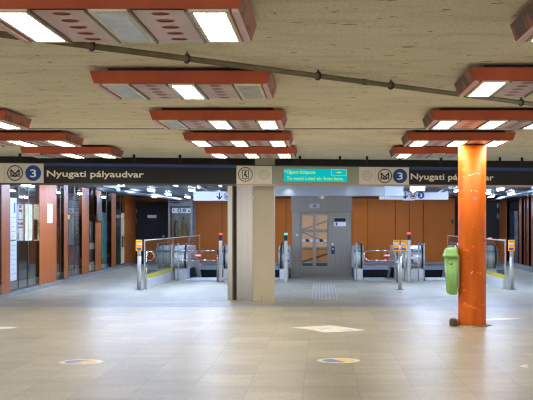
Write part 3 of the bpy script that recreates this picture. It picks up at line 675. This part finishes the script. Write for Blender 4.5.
# ------------------------------------------------------------------ escalators
def escalator(x0, x1, n0, n1, label, stickers=''):
    """landing plate, falling steps and two rounded steel newels with black handrails; n0/n1: outer sides of the newels"""
    yn = 34.85
    t = thing('escalator', ((x0 + x1) / 2, yn, 0), label, 'escalator', 'escalators going down beside the lift')
    m = MB(); m.box(x0 + .01, x1 - .01, 34.2, P0 + .05, .001, .012); m.build('landing_plate', 'curb', t)
    m = MB(); pr = []
    y, z = P0 + .3, -.03
    m2 = MB()
    for k in range(12): m2.box(x0 + .05, x1 - .05, y + .4 * k, y + .4 * k + .4, -.04 - .21 * k - .2, -.04 - .21 * k - .01 - (.06 if k == 0 else 0))
    m2.build('steps', 'dark', t)
    m = MB(); m.box(x0 + .05, x1 - .05, P0 + .05, P0 + .3, -.06, .008); m.build('comb_plate', 'steel_dull', t)
    for a, b, s in ((n0, x0, 1), (x1, n1, -1)):
        prof = []; zc, r = .66, .345
        for i in range(13):
            an = PI / 2 + i * PI / 12; prof.append((yn + r + .05 + math.cos(an) * r, zc + math.sin(an) * r))
        prof += [(yn + 2.2, .31), (yn + 6.0, -1.9), (yn + 6.0, -1.2), (yn + 2.3, 1.0)]
        m = MB(); n = len(prof)
        m.add([(a, p, q) for p, q in prof] + [(b, p, q) for p, q in prof], [tuple(range(n)), tuple(range(2 * n - 1, n - 1, -1))], 0)
        m.add([(a, p, q) for p, q in prof] + [(b, p, q) for p, q in prof], [(i, i + 1, n + i + 1, n + i) for i in range(n - 1)] + [(n - 1, 0, n, 2 * n - 1)], 0, False)
        nw = m.build('newel', 'newel', t)
        m = MB()
        for z in (.44, .84): m.box(a - .004, b + .004, yn + .03, yn + .09, z, z + .035)
        m.build('band', 'steel_dull', nw)
        m = MB(); m.box(a + .03, b - .03, yn + .12, yn + 1.0, 0, .32); m.build('plinth', 'curb', nw)
        hx = (b - .07) if s > 0 else (a + .07); hr = .41
        pts = [(hx, yn + 2.2, zc + hr)] + [(hx, yn + .4 + math.cos(PI / 2 + i * PI / 14) * hr, zc + math.sin(PI / 2 + i * PI / 14) * hr) for i in range(15)] + [(hx, yn + .7, zc - hr + .02)]
        m = MB(); m.tube(pts, .03, 10); m.build('handrail', 'rubber', nw)
        if (s > 0) == (stickers == 'a') and stickers:
            for z, mt in ((.86, 'val_blue'), (.56, 'val_blue'), (.72, 'red')):
                yy = yn + .05 + r - math.sqrt(r * r - (z - zc) ** 2) - .012; sx = a + (.02 if stickers == 'a' else .24); fs = lambda u, v, w_: Vector((u, yy - w_, v))
                m = MB(); m.disc(sx + .03, z, .055 if mt != 'red' else .03, fs, -.03, .006, 0, 16); m.build('round_sticker', mt, nw)
    return t
escalator(-4.05, -3.0, -4.47, -2.56, 'steel escalator beside the side glass, first from the shops, behind a no entry gate')
escalator(-2.1, -1.29, -2.55, -.96 - .02, 'steel escalator half hidden behind the beige column next to the lift', 'b')
escalator(1.3, 2.25, .99 + .01, 2.70, 'steel escalator next to the lift behind the gate with no entry sign')
escalator(3.15, 4.1, 2.71, 4.66, 'steel escalator partly hidden behind the green bin and orange pillar', 'a')

# glass balustrades round the pit
def balustrade(x, s, label):
    y0, y1 = 29.6, PE
    t = thing('glass_balustrade', (x, y0, 0), label, 'balustrade', 'glass side balustrades of the escalator pit')
    m = MB(); m.box(x - .06, x + .06, y0, y1, 0, .24); m.build('curb', 'curb', t)
    m = MB(); m.box(x - .008, x + .008, y0, y1, .24, 1.24); g = m.build('pane', 'glass', t)
    m = MB(); m.box(x - .011, x + .011, y0 + .02, y1, .25, .36); m.build('yellow_band', 'yellow', g)
    m = MB(); m.rbox(x - .016, x + .016, y0, y1, 1.24, 1.27, .006); m.build('top_rail', 'post', t)
    m = MB(); m.rbox(x - .016, x + .016, y0 - .03, y0, 0, 1.28, .006); m.build('end_post', 'post', t)
    for y in (35.2, 39.5, PE - .06):
        m = MB(); m.box(x - .02, x + .02, y, y + .06, .24, 1.24); m.build('post', 'steel', t)
balustrade(-4.54, 1, 'glass side balustrade of the pit with yellow band, near the dark door')
balustrade(4.74, -1, 'glass side balustrade of the pit seen just behind the orange pillar')

# ticket validators
def validator(us, up, label):
    d = 29.25
    t = thing('ticket_validator', P(up, 290, d) * 1, label, 'ticket validator', 'orange ticket validators in front of the escalators')
    x = P(up, 0, d).x; ORG[t.name].z = 0; t.location.z = 0
    m = MB(); m.cyl((x, d, .012), (x, d, .86), .052, 18); m.cyl((x, d, .86), (x, d - .03, .99), .05, 16); m.build('post', 'post', t)
    m = MB(); m.cyl((x, d, .001), (x, d, .014), .12, 20); m.build('base_plate', 'steel_dull', t)
    for u in us:
        q = P(u, 0, d).x; m = MB(); m.rbox(q - .075, q + .075, d - .1, d + .02, .985, 1.27, .012); h = m.build('head', 'val', t)
        fn = flat(d - .1); k = F / d; v = lambda z: VY + (H - z) * k
        m = MB(); m.rect(u - 2.2, v(1.255), u + 2.2, v(1.225), fn, 0, .003); m.build('top_strip', 'val_green', h)
        m = MB(); m.rect(u - 2.3, v(1.2), u + 2.3, v(1.145), fn, 0, .003); m.build('screen', 'val_pale', h)
        m = MB(); m.rect(u - 2.3, v(1.065), u + 2.3, v(1.015), fn, 0, .003); m.build('slot_label', 'val_blue', h)
    if len(us) > 1:
        q0, q1 = P(us[0], 0, d).x, P(us[1], 0, d).x; m = MB(); m.box(q0, q1, d - .04, d, .95, .985); m.build('cross_bar', 'steel_dull', t)
validator([139.2], 139.2, 'orange single-headed ticket validator on a steel post near the glazed shops')
validator([396.2, 403.6], 400, 'pair of orange ticket validator heads on one steel post by the lift')
validator([511.2], 511.6, 'orange single-headed ticket validator on a steel post beyond the orange pillar')

# barrier gates with no entry signs, and the short loop by the first validator
def loop(m, x0, x1, y, z0, z1, r=.018):
    rr_ = (z1 - z0) / 2; zc = (z0 + z1) / 2
    m.tube([(x0, y, z1)] + [(x1 - rr_ + math.sin(i * PI / 10) * rr_, y, zc + math.cos(i * PI / 10) * rr_) for i in range(11)] + [(x0, y, z0)], r, 8)
def gate(u0, u1, us, d, label, flip):
    a, b = P(u0, 0, d).x, P(u1, 0, d).x; z1, z0 = P(0, 250.8, d).z, P(0, 260.3, d).z
    t = thing('barrier_gate', ((a + b) / 2, d, 0), label, 'gate', 'steel barrier gates before the escalators')
    m = MB()
    if flip:
        rr_ = (z1 - z0) / 2; zc = (z0 + z1) / 2
        m.tube([(b, d, z1)] + [(a + rr_ - math.sin(i * PI / 10) * rr_, d, zc + math.cos(i * PI / 10) * rr_) for i in range(11)] + [(b, d, z0)], .015, 8)
    else: loop(m, a, b, d, z0, z1, .02)
    m.build('arm', 'steel_polished', t)
    m = MB(); m.rect(us - 6.8, 251.3, us + 6.8, 259.8, flat(d), -.004, .004); pn = m.build('clear_panel', 'glass', t)
    fn = flat(d - .006); m = MB(); m.disc(us, 255.4, 3.2, fn, 0, .004, 0, 24, 2.8); ds = m.build('no_entry_disc', 'red', pn)
    m = MB(); m.rect(us - 2.7, 254.5, us + 2.7, 256.2, fn, .004, .008); m.build('bar', 'matte_white', ds)
    e = b if flip else a
    m = MB(); m.cyl((e, d, 0), (e, d, z1 + .05), .03, 12); m.build('post', 'steel', t)
gate(173.8, 217.6, 198, 33.4, 'steel loop barrier gate with a red no entry disc, on the dark door side', True)
gate(364.2, 397.2, 387.2, 33.0, 'steel loop barrier gate with a red no entry disc beside the validator pair', True)
d = 29.3; m = MB(); t = thing('barrier_loop', (-4.3, d, 0), 'short steel barrier loop beside the validator nearest the shops', 'barrier')
loop(m, -4.5, P(154.2, 0, d).x, d + .0, P(0, 260.5, d).z, P(0, 251.6, d).z, .014); m.cyl((-4.45, d, 0), (-4.45, d, P(0, 251.6, d).z), .018, 10); m.build('loop', 'steel_polished', t)

# signal posts and slim rail posts
def signal(u, d, vtop, light, label):
    x = P(u, 0, d).x; zt = P(0, vtop, d).z
    t = thing('signal_post', (x, d, 0), label, 'signal post', 'signal posts at the escalator ends')
    m = MB(); m.rbox(x - .05, x + .05, d - .04, d + .06, 0.012, zt - .22, .015); m.build('post', 'post', t)
    m = MB(); m.rbox(x - .052, x + .052, d - .042, d + .062, zt - .22, zt - .06, .015); m.build('dark_head', 'rubber', t)
    m = MB(); m.rbox(x - .045, x + .045, d - .035, d + .055, zt - .06, zt, .015); m.build('signal_lamp', light, t)
    m = MB(); m.cyl((x, d, 0), (x, d, .012), .11, 18); m.build('base_plate', 'steel_dull', t)
signal(220.6, 33.6, 233, 'red_lit', 'steel signal post with a red lamp beside the steel clad column')
signal(285.8, 33.3, 233, 'green_lit', 'steel signal post with a green lamp between beige column and lift')
signal(409.0, 33.3, 232.2, 'red_lit', 'steel signal post with a red lamp beside the twin validator')
signal(490.4, 34.2, 237.6, 'red_lit', 'steel signal post with a red lamp showing past the pillar edge')
for u, d, v0, lab in ((171.5, 33.9, 244, 'slim steel rail post at the corner of the side glass'), (178.2, 34.1, 243.4, 'slim steel rail post in front of the first escalator newel'), (356.6, 33.9, 242.5, 'slim steel rail post in front of the newel touching the lift'),
                     (418.6, 33.8, 242.4, 'slim steel rail post between the twin newels, second from the red signal'), (424.2, 33.8, 243, 'slim steel rail post at the outer side of the twin newels'), (404.8, 34.0, 250, 'slim low steel rail post behind the twin validator heads')):
    x = P(u, 0, d).x; m = MB(); m.cyl((x, d, 0), (x, d, P(0, v0, d).z), .022, 12); m.cyl((x, d, 0), (x, d, .01), .06, 14)
    tag(m.build('rail_post', 'post', None, (x, d, 0)), lab, 'post', 'slim rail posts before the escalators')

# ------------------------------------------------------------------ far ceiling fittings
def tube_light(x, y, label, ln=1.3):
    t = thing('ceiling_tube_light', (x, y, FZ - .03), label, 'tube light', 'cool white tube lights of the far ceiling')
    m = MB(); m.box(x - .035, x + .035, y, y + ln, FZ - .06, FZ); m.build('tray', 'duct', t)
    m = MB(); m.cyl((x, y + .03, FZ - .085), (x, y + ln - .03, FZ - .085), .025, 10); m.build('tube', 'tube_added' if y < 31.5 else 'tube', t)
rows = []
for x in (-6.4, -5.3, -4.1, -2.7, -1.0, 1.2, 2.9, 4.3, 5.6, 6.6):
    if abs(x) < 2: continue
    inner = abs(x) < 5.5
    for y in (27.2, 28.9, 30.4, 34.6, 39.0, 43.4):  # nearest three rows are added, unseen behind the sign, to brighten the far hall
        if y < 32 and not inner: continue
        rows.append((x + random.uniform(-.15, .15), y + (random.uniform(-.5, .5) + (1.2 if int(x * 10) % 2 else 0) if y > 32 else 0)))
for i, (x, y) in enumerate(rows):
    side = 'over the dark door side' if x < 0 else 'over the pillar side'
    tube_light(x, y, f'cool white tube light on the dark far ceiling {side}')
for x, y, zz, r in ((-6.2, 32, 2.68, .06), (-3.4, 32, 2.7, .05), (3.6, 32, 2.7, .05), (6.3, 32, 2.68, .06)):
    m = MB(); m.cyl((x, y, zz), (x + .8, 48.9, zz), r, 12)
    tag(m.build('ceiling_duct', 'duct', None, (x, y, zz)), 'grey service duct running along the dark far ceiling', 'duct', 'service ducts of the far ceiling')
for u, v, d, lab in ((133, 191.5, 42, 'small orange-red ceiling detector above the dark door'), (178.5, 198.0, 46, 'small orange-red ceiling detector over the glass booth'), (509.5, 190.4, 40, 'small red ceiling detector beyond the pillar')):
    p = P(u, v, d); m = MB(); m.lathe((p.x, d, p.z), [(.02, -.07), (.06, -.05), (.07, 0), (.05, .02), (.02, .03), (.02, FZ - p.z)], 14)
    tag(m.build('ceiling_detector', 'red', None, (p.x, d, p.z)), lab, 'detector', 'red detectors of the far ceiling')
def lightbox(u0, u1, v0, v1, d, label):
    a, b = P(u0, v1, d), P(u1, v0, d); t = thing('lit_sign_box', ((a.x + b.x) / 2, d, a.z), label, 'light box', 'pale blue light boxes under the far ceiling')
    m = MB(); m.box(a.x, b.x, d, d + .12, a.z, b.z); m.build('casing', 'white', t)
    m = MB(); m.box(a.x + .03, b.x - .03, d - .006, d, a.z + .03, b.z - .03); m.build('lit_face', 'lightbox', t)
    for x in (a.x + .1, b.x - .1):
        m = MB(); m.cyl((x, d + .06, b.z), (x, d + .06, FZ), .012, 8); m.build('hanger', 'dark', t)
lightbox(102.5, 119.6, 185.4, 191.3, 34, 'pale blue lit sign box over the glazed shop bays')
lightbox(409.8, 425.2, 184.6, 191.0, 32, 'pale blue lit sign box above the hanging platform sign')

def arrow(m, u, v, s, fn):
    m.stroke([(u, v - s), (u, v + s * .7)], s * .36, fn); m.stroke([(u - s * .75, v + .1 * s), (u, v + s * .95), (u + s * .75, v + .1 * s)], s * .4, fn)
HD = 33.2; HF = flat(HD)
def hang_sign(u0, u1, v0, v1, label):
    a, b = P(u0, v1, HD), P(u1, v0, HD); t = thing('hanging_sign', ((a.x + b.x) / 2, HD, a.z), label, 'sign')
    m = MB(); m.box(a.x, b.x, HD, HD + .1, a.z, b.z); m.build('panel', 'hang_white', t)
    for x in (a.x + .3, b.x - .3):
        m = MB(); m.cyl((x, HD + .05, b.z), (x, HD + .05, FZ), .015, 8); m.build('hanger', 'steel_dull', t)
    return t
t = hang_sign(193.4, 231, 191.6, 200.6, 'white hanging sign with a down arrow, cut off by the steel clad column')
m = MB(); arrow(m, 219.4, 196, 3.2, HF); m.build('arrow', 'ink', t)
m = MB(); logo(m, 227.6, 196.2, 3.8, HF); m.build('metro_logo', 'ink', t)
t = hang_sign(379.2, 448.4, 192.4, 199.6, 'long white hanging sign with down arrow, ringed letter and blue line number')
m = MB(); m.rect(403, 199.6, 414, 200.4, HF, -.05, .0); m.build('lower_lip', 'hang_white', t)
m = MB(); arrow(m, 405.2, 195.4, 3.0, HF); m.build('arrow', 'ink', t)
m = MB(); logo(m, 413.0, 195.5, 3.4, HF); m.build('metro_logo', 'ink', t)
m = MB(); m.disc(421, 195.3, 3.4, HF, 0, .006); o = m.build('line_disc', 'blue', t)
m = MB(); put_text(m, '3', 419.8, 422.2, 197.0, 3.4, HF, .009, bold=.12); m.build('numeral', 'white', o)

# ------------------------------------------------------------------ glass booth against the back wall
BD = 47.4; BF = flat(BD)
a, b = P(168.2, 0, BD).x, P(192.4, 0, BD).x
t = thing('glass_booth', ((a + b) / 2, BD, 0), 'tall glazed steel booth with a first aid sign beside the dark door', 'booth')
for x0, x1, nm in ((a, a + .07, 'frame_post'), (b - .07, b, 'frame_post')):
    m = MB(); m.box(x0, x1, BD, BD + .08, 0, 2.7); m.build(nm, 'steel_dull', t)
zt = P(0, 206, BD).z
m = MB(); m.box(a, b, BD - .02, BD + .1, zt, P(0, 198.6, BD).z); hd = m.build('header', 'pale_grey', t)
m = MB(); m.rect(170, 199.8, 189, 200.9, flat(BD - .02), 0, .003); m.rect(170, 202.3, 180, 203.2, flat(BD - .02), 0, .003); m.build('dark_bars', 'dark', hd)
m = MB(); m.box(a + .07, b - .07, BD + .03, BD + .04, .1, zt); m.build('pane', 'glass', t)
m = MB(); m.box(a, b, BD + 1.2, BD + 1.25, 0, 2.6); m.build('back_board', 'pale_grey', t)
m = MB(); m.box(a, b, BD, BD + .08, 0, .1); m.build('bottom_rail', 'steel_dull', t)
m = MB(); m.rect(172, 208.2, 191, 213, flat(BD + .03), 0, .006); ps = m.build('pictogram_strip', 'white', t)
fn = flat(BD + .024); m = MB(); m.disc(179.4, 210.5, 2.1, fn); g = m.build('first_aid_disc', 'safe_green', ps)
m = MB(); m.rect(178.1, 210.0, 180.7, 211.0, fn, .004, .006); m.rect(178.9, 209.2, 179.9, 211.8, fn, .004, .006); m.build('cross', 'white', g)
m = MB(); m.disc(184.3, 210.4, 2.0, fn); m.build('grey_disc', 'pale_grey', ps)
m = MB(); m.rect(173.4, 209.4, 174.2, 211.4, fn); m.rect(188, 210.4, 189.6, 211.8, fn); m.build('dark_mark', 'ink', ps)
p = P(183.5, 0, BD + .6).x; m = MB(); m.lathe((p, BD + .6, .0), [(.2, .9), (.24, 1.2), (.2, 1.5), (.1, 1.75), (.06, 1.85)], 18)
t2 = thing('hanging_coat', (p, BD + .6, .9), 'ochre coat hanging inside the glass booth', 'coat'); m.build('body', 'gold', t2)
m = MB(); m.cyl((p, BD + .6, 1.85), (p, BD + .6, 2.0), .02, 8); m.lathe((p - .3, BD + .6, 0), [(.08, .9), (.1, 1.3), (.09, 1.7), (.04, 1.9)], 14); m.build('sleeve', 'dark', t2)

# ------------------------------------------------------------------ floor stickers and tactile strip
GF = lambda u, v, w_: Vector((u, v, .0008 + w_))
def fl(px, py): d = F * H / (py - VY); return ((px - VX) / F * d, d)
def round_sticker(px, py, r, ang, label):
    x, y = fl(px, py); t = thing('floor_sticker', (x, y, 0), label, 'floor sticker')
    m = MB(); m.disc(x, y, r, GF, 0, .0015, 0, 36); m.build('white_backing', 'st_white', t)
    def half(a0, a1, k): return [(x + k * math.cos(a0 + (a1 - a0) * i / 18), y + k * math.sin(a0 + (a1 - a0) * i / 18)) for i in range(19)]
    m = MB(); m.poly(half(PI / 2 + ang, 3 * PI / 2 + ang, r * .74), GF, .0015, .0025); m.build('blue_half', 'st_blue', t)
    m = MB(); m.poly(half(-PI / 2 + ang, PI / 2 + ang, r * .74), GF, .0015, .0025); m.build('yellow_half', 'st_yellow', t)
round_sticker(81, 362, .262, -.5, 'round white floor sticker, half blue half yellow, in the open floor before the shops')
round_sticker(338.4, 360.6, .262, .45, 'round white floor sticker, half blue half yellow, in line with the lift')
t = thing('floor_sticker', (*fl(330, 329), 0), 'large white kite-shaped floor sticker with pale blue patches, beyond the round one', 'floor sticker')
m = MB(); m.poly([fl(*q) for q in ((292, 327.6), (330, 325.4), (343, 327.0), (366, 330.2), (352, 331.2), (325, 332.6), (312, 329.8))], GF, 0, .0015); m.build('white_backing', 'st_white', t)
for q in (((318, 329.2), (328, 327.9), (331, 328.6), (322, 330)), ((340, 330.2), (350, 329.5), (354, 330.4), (344, 330.9))):
    m = MB(); m.poly([fl(*k) for k in q], GF, .0015, .0025); m.build('blue_patch', 'st_sky', t)
m = MB(); m.poly([fl(*k) for k in ((304, 328.6), (316, 330.2), (313, 330.6), (301, 328.4))], GF, .0015, .0025); m.build('pink_patch', 'st_pink', t)
t = thing('floor_sticker', (*fl(4, 328), 0), 'white pointed floor sticker cut off by the side of the view', 'floor sticker')
m = MB(); m.poly([fl(*q) for q in ((-16, 328.2), (-2, 326.8), (10, 326.9), (18, 327.8), (6, 328.9), (-6, 329.6))], GF, 0, .0015); m.build('white_backing', 'st_white', t)
m = MB(); m.poly([fl(*q) for q in ((-6, 328.4), (2, 327.8), (7, 328.1), (-2, 328.9))], GF, .0015, .0025); m.build('blue_patch', 'st_sky', t)
t = thing('floor_sticker', (*fl(505, 319), 0), 'thin white floor sticker behind the foot of the orange pillar', 'floor sticker')
m = MB(); m.poly([fl(*q) for q in ((480, 319.6), (500, 318.0), (523, 318.4), (512, 319.6), (486, 320.6))], GF, 0, .0015); m.build('white_backing', 'st_white', t)
t = thing('floor_sticker', (*fl(525, 366), 0), 'tiny torn white floor sticker with a yellow corner', 'floor sticker')
m = MB(); m.poly([fl(*q) for q in ((519, 366.4), (524, 364.8), (529, 364.6), (527, 366.2), (529, 367.8), (524, 367.6))], GF, 0, .0015); m.build('white_backing', 'st_white', t)
m = MB(); m.poly([fl(*q) for q in ((526, 365.2), (528.4, 365), (526.8, 366.2), (526, 366.4))], GF, .0015, .0025); m.build('yellow_patch', 'st_yellow', t)
t = thing('tactile_strip', (.07, 28, 0), 'white ribbed tactile guide strip leading to the lift doors', 'tactile strip')
for k in range(8):
    x = -.2 + .08 * k; m = MB(); m.rbox(x - .013, x + .013, 25.4, 32.3, .0, .006, .003); m.build('rib', 'tactile', t)

# ------------------------------------------------------------------ shop bay contents
def board(name, u0, v0, u1, v1, mt, label, cat, off=-.12, group=None, wall=left_wall, th=.02):
    fn = wall(off); t = thing(name, fn((u0 + u1) / 2, v1, 0), label, cat, group)
    # true heights follow the middle of the board so that its edges stay level
    um = (u0 + u1) / 2; za, zb_ = fn(um, v1, 0).z, fn(um, v0, 0).z
    wall_strip(fn, u0, u1, za, zb_, 0, th).build('panel', mt, t)
    return t, fn, um
def on_board(t, fn, um, u0, v0, u1, v1, mt, nm, th=.024):
    za, zb_ = fn(um, v1, 0).z, fn(um, v0, 0).z; return wall_strip(fn, u0, u1, za, zb_, .02, th).build(nm, mt, t)
t, fn, um = board('route_map_strip', 10.3, 198, 16.6, 280.5, 'map_white', 'tall narrow white route map strip with blue head on the first shop pane', 'map', .0)
on_board(t, fn, um, 13.8, 202.5, 15.4, 213, 'blue', 'blue_head')
for i in range(13): on_board(t, fn, um, 11.2, 217 + i * 4.7, 14.6 if i % 3 else 16, 217.7 + i * 4.7, 'pale_grey', 'stop_mark')
on_board(t, fn, um, 10.6, 239.6, 16.2, 240.8, 'ink', 'stop_mark')
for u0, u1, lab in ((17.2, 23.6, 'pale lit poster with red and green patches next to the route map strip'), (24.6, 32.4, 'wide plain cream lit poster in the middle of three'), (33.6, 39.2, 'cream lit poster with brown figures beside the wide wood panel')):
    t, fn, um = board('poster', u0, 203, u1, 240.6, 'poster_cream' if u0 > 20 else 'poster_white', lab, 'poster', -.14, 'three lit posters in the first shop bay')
    on_board(t, fn, um, u0, 202.4, u1, 204.4, 'purple', 'purple_header')
    if u0 < 20:
        for q in ((19, 205, 21.5, 208, 'safe_green'), (19, 209.5, 22, 212, 'red'), (17.6, 219, 23.2, 220, 'purple'), (18, 222.5, 20, 225, 'val_blue'), (20.4, 222.5, 23, 225, 'red'), (17.6, 226.5, 23, 228, 'purple'), (17.4, 233, 19.2, 240, 'st_yellow')): on_board(t, fn, um, *q, 'coloured_patch')
    if u0 > 33:
        on_board(t, fn, um, 33.8, 219.5, 37.6, 239.6, 'brown_box', 'brown_figure', .026); on_board(t, fn, um, 36.4, 222, 38.8, 226, 'cloth_white', 'white_patch', .028); on_board(t, fn, um, 36.8, 229.5, 38.6, 234, 'cloth_white', 'white_patch', .028)
t, fn, um = board('notice', 47.3, 204, 52.4, 223, 'poster_white', 'white paper notice stuck on the wide wood panel', 'notice', .035, None, left_wall, .004)
t, fn, um = board('shop_board', 56.6, 188, 63.8, 262, 'maroon', 'dark maroon board with small white slips behind the narrow pane', 'board', -.2)
for q in ((58, 208.6, 60, 213.5), (61.6, 208.6, 63.4, 213.5), (58, 226.5, 59.8, 234.5)): on_board(t, fn, um, *q, 'st_pink', 'slip')
t, fn, um = board('shop_board', 68.6, 194, 74.6, 245, 'pale_grey', 'pale grey shop board beside the maroon banner', 'board', -.16)
t, fn, um = board('shop_banner', 75.4, 212, 79.4, 246, 'maroon', 'maroon shop banner hanging above the white dress', 'banner', -.12)
for v in (214.5, 218, 222, 227, 232): on_board(t, fn, um, 76, v, 78.6, v + 1.4, 'st_pink', 'pale_stripe')
t, fn, um = board('shop_board', 79.8, 196, 81.8, 258, 'navy', 'narrow navy board at the far side of the dress bay', 'board', -.16)
def dummy(u, d, mt, label):
    x = (u - VX) / F * d; t = thing('clothes_dummy', (x, d, 0), label, 'mannequin'); m = MB()
    m.loft([[(x + math.cos(2 * PI * i / 20) * a_, d + math.sin(2 * PI * i / 20) * b_, z) for i in range(20)] for a_, b_, z in ((.3, .26, .32), (.24, .2, .6), (.15, .12, .95), (.17, .13, 1.15), (.19, .12, 1.28), (.07, .06, 1.36), (.05, .05, 1.42))], 0, True); m.build('dress', mt, t)
    m = MB(); m.cyl((x, d, .02), (x, d, .34), .03, 10); m.lathe((x, d, 0), [(.16, 0), (.16, .02), (.03, .03)], 20); m.build('stand', 'frame_metal', t)
dummy(77.6, 37.6, 'cloth_white', 'white dress on a shop dummy behind the glass'); dummy(71.4, 36.1, 'cloth_rose', 'dull rose dress on a shop dummy at the edge of the bay')
for v0, v1, mt, lab in ((188, 216, 'pale_grey', 'grey board above two white sheets in the narrow shop bay'), (219, 236, 'shop', 'dark board in the middle of the narrow shop bay'), (243, 249, 'poster_white', 'small white sheet in the narrow shop bay'), (262, 272, 'poster_white', 'white sheet near the floor of the narrow shop bay')):
    board('shop_board', 89.4, v0, 94.0, v1, mt, lab, 'board', -.25)
t, fn, um = board('wall_cabinet', 96.8, 196, 102, 221, 'brown_box', 'dark brown cabinet fixed high on a wood panel', 'cabinet', .035, None, left_wall, .18)
for v in (213, 216.6):
    pass
board('warning_sign', 94.6, 214.8, 96.6, 219, 'st_yellow', 'small yellow sign beside the dark brown cabinet', 'sign', .04, None, left_wall, .01)
board('warning_sign', 67.8, 214.8, 69.6, 219, 'st_yellow', 'small yellow sign on the slim wood strip before the dress bay', 'sign', .04, None, left_wall, .01)
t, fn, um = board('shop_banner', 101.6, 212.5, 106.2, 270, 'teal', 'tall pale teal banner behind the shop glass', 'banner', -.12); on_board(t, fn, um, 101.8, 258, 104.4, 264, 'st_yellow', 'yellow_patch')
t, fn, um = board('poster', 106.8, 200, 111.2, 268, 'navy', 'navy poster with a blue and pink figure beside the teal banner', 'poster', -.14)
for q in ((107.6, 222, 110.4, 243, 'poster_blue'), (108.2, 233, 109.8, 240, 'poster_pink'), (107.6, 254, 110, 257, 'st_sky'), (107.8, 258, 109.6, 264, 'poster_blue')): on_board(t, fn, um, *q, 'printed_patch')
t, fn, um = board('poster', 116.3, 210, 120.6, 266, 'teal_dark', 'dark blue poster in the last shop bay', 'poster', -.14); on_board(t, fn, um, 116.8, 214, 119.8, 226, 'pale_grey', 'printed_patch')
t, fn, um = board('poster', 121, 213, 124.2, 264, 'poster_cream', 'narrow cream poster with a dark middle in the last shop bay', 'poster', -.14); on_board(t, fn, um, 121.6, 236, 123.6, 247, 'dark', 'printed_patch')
for d in (27.5, 31, 35, 39.5, 44):
    x = lwx(d) - .75; t = thing('ceiling_tube_light', (x, d, FZ - .03), 'tube light inside the glazed shop bays', 'tube light', 'tube lights inside the glazed shops')
    m = MB(); m.box(x - .035, x + .035, d, d + 1.3, FZ - .06, FZ); m.build('tray', 'duct', t)
    m = MB(); m.cyl((x, d + .03, FZ - .085), (x, d + 1.27, FZ - .085), .025, 10); m.build('tube', 'tube_shop', t)
# beyond the pillar
board('shop_banner', 508.2, 211.5, 512.8, 266, 'teal_dark', 'dark teal banner behind the pane past the pillar', 'banner', -.14, None, right_wall)
board('poster', 513.8, 211, 517.8, 262, 'pinkmix', 'pale speckled poster beside the dark teal banner', 'poster', -.14, None, right_wall)
for u in (523.2, 529.0):
    pass
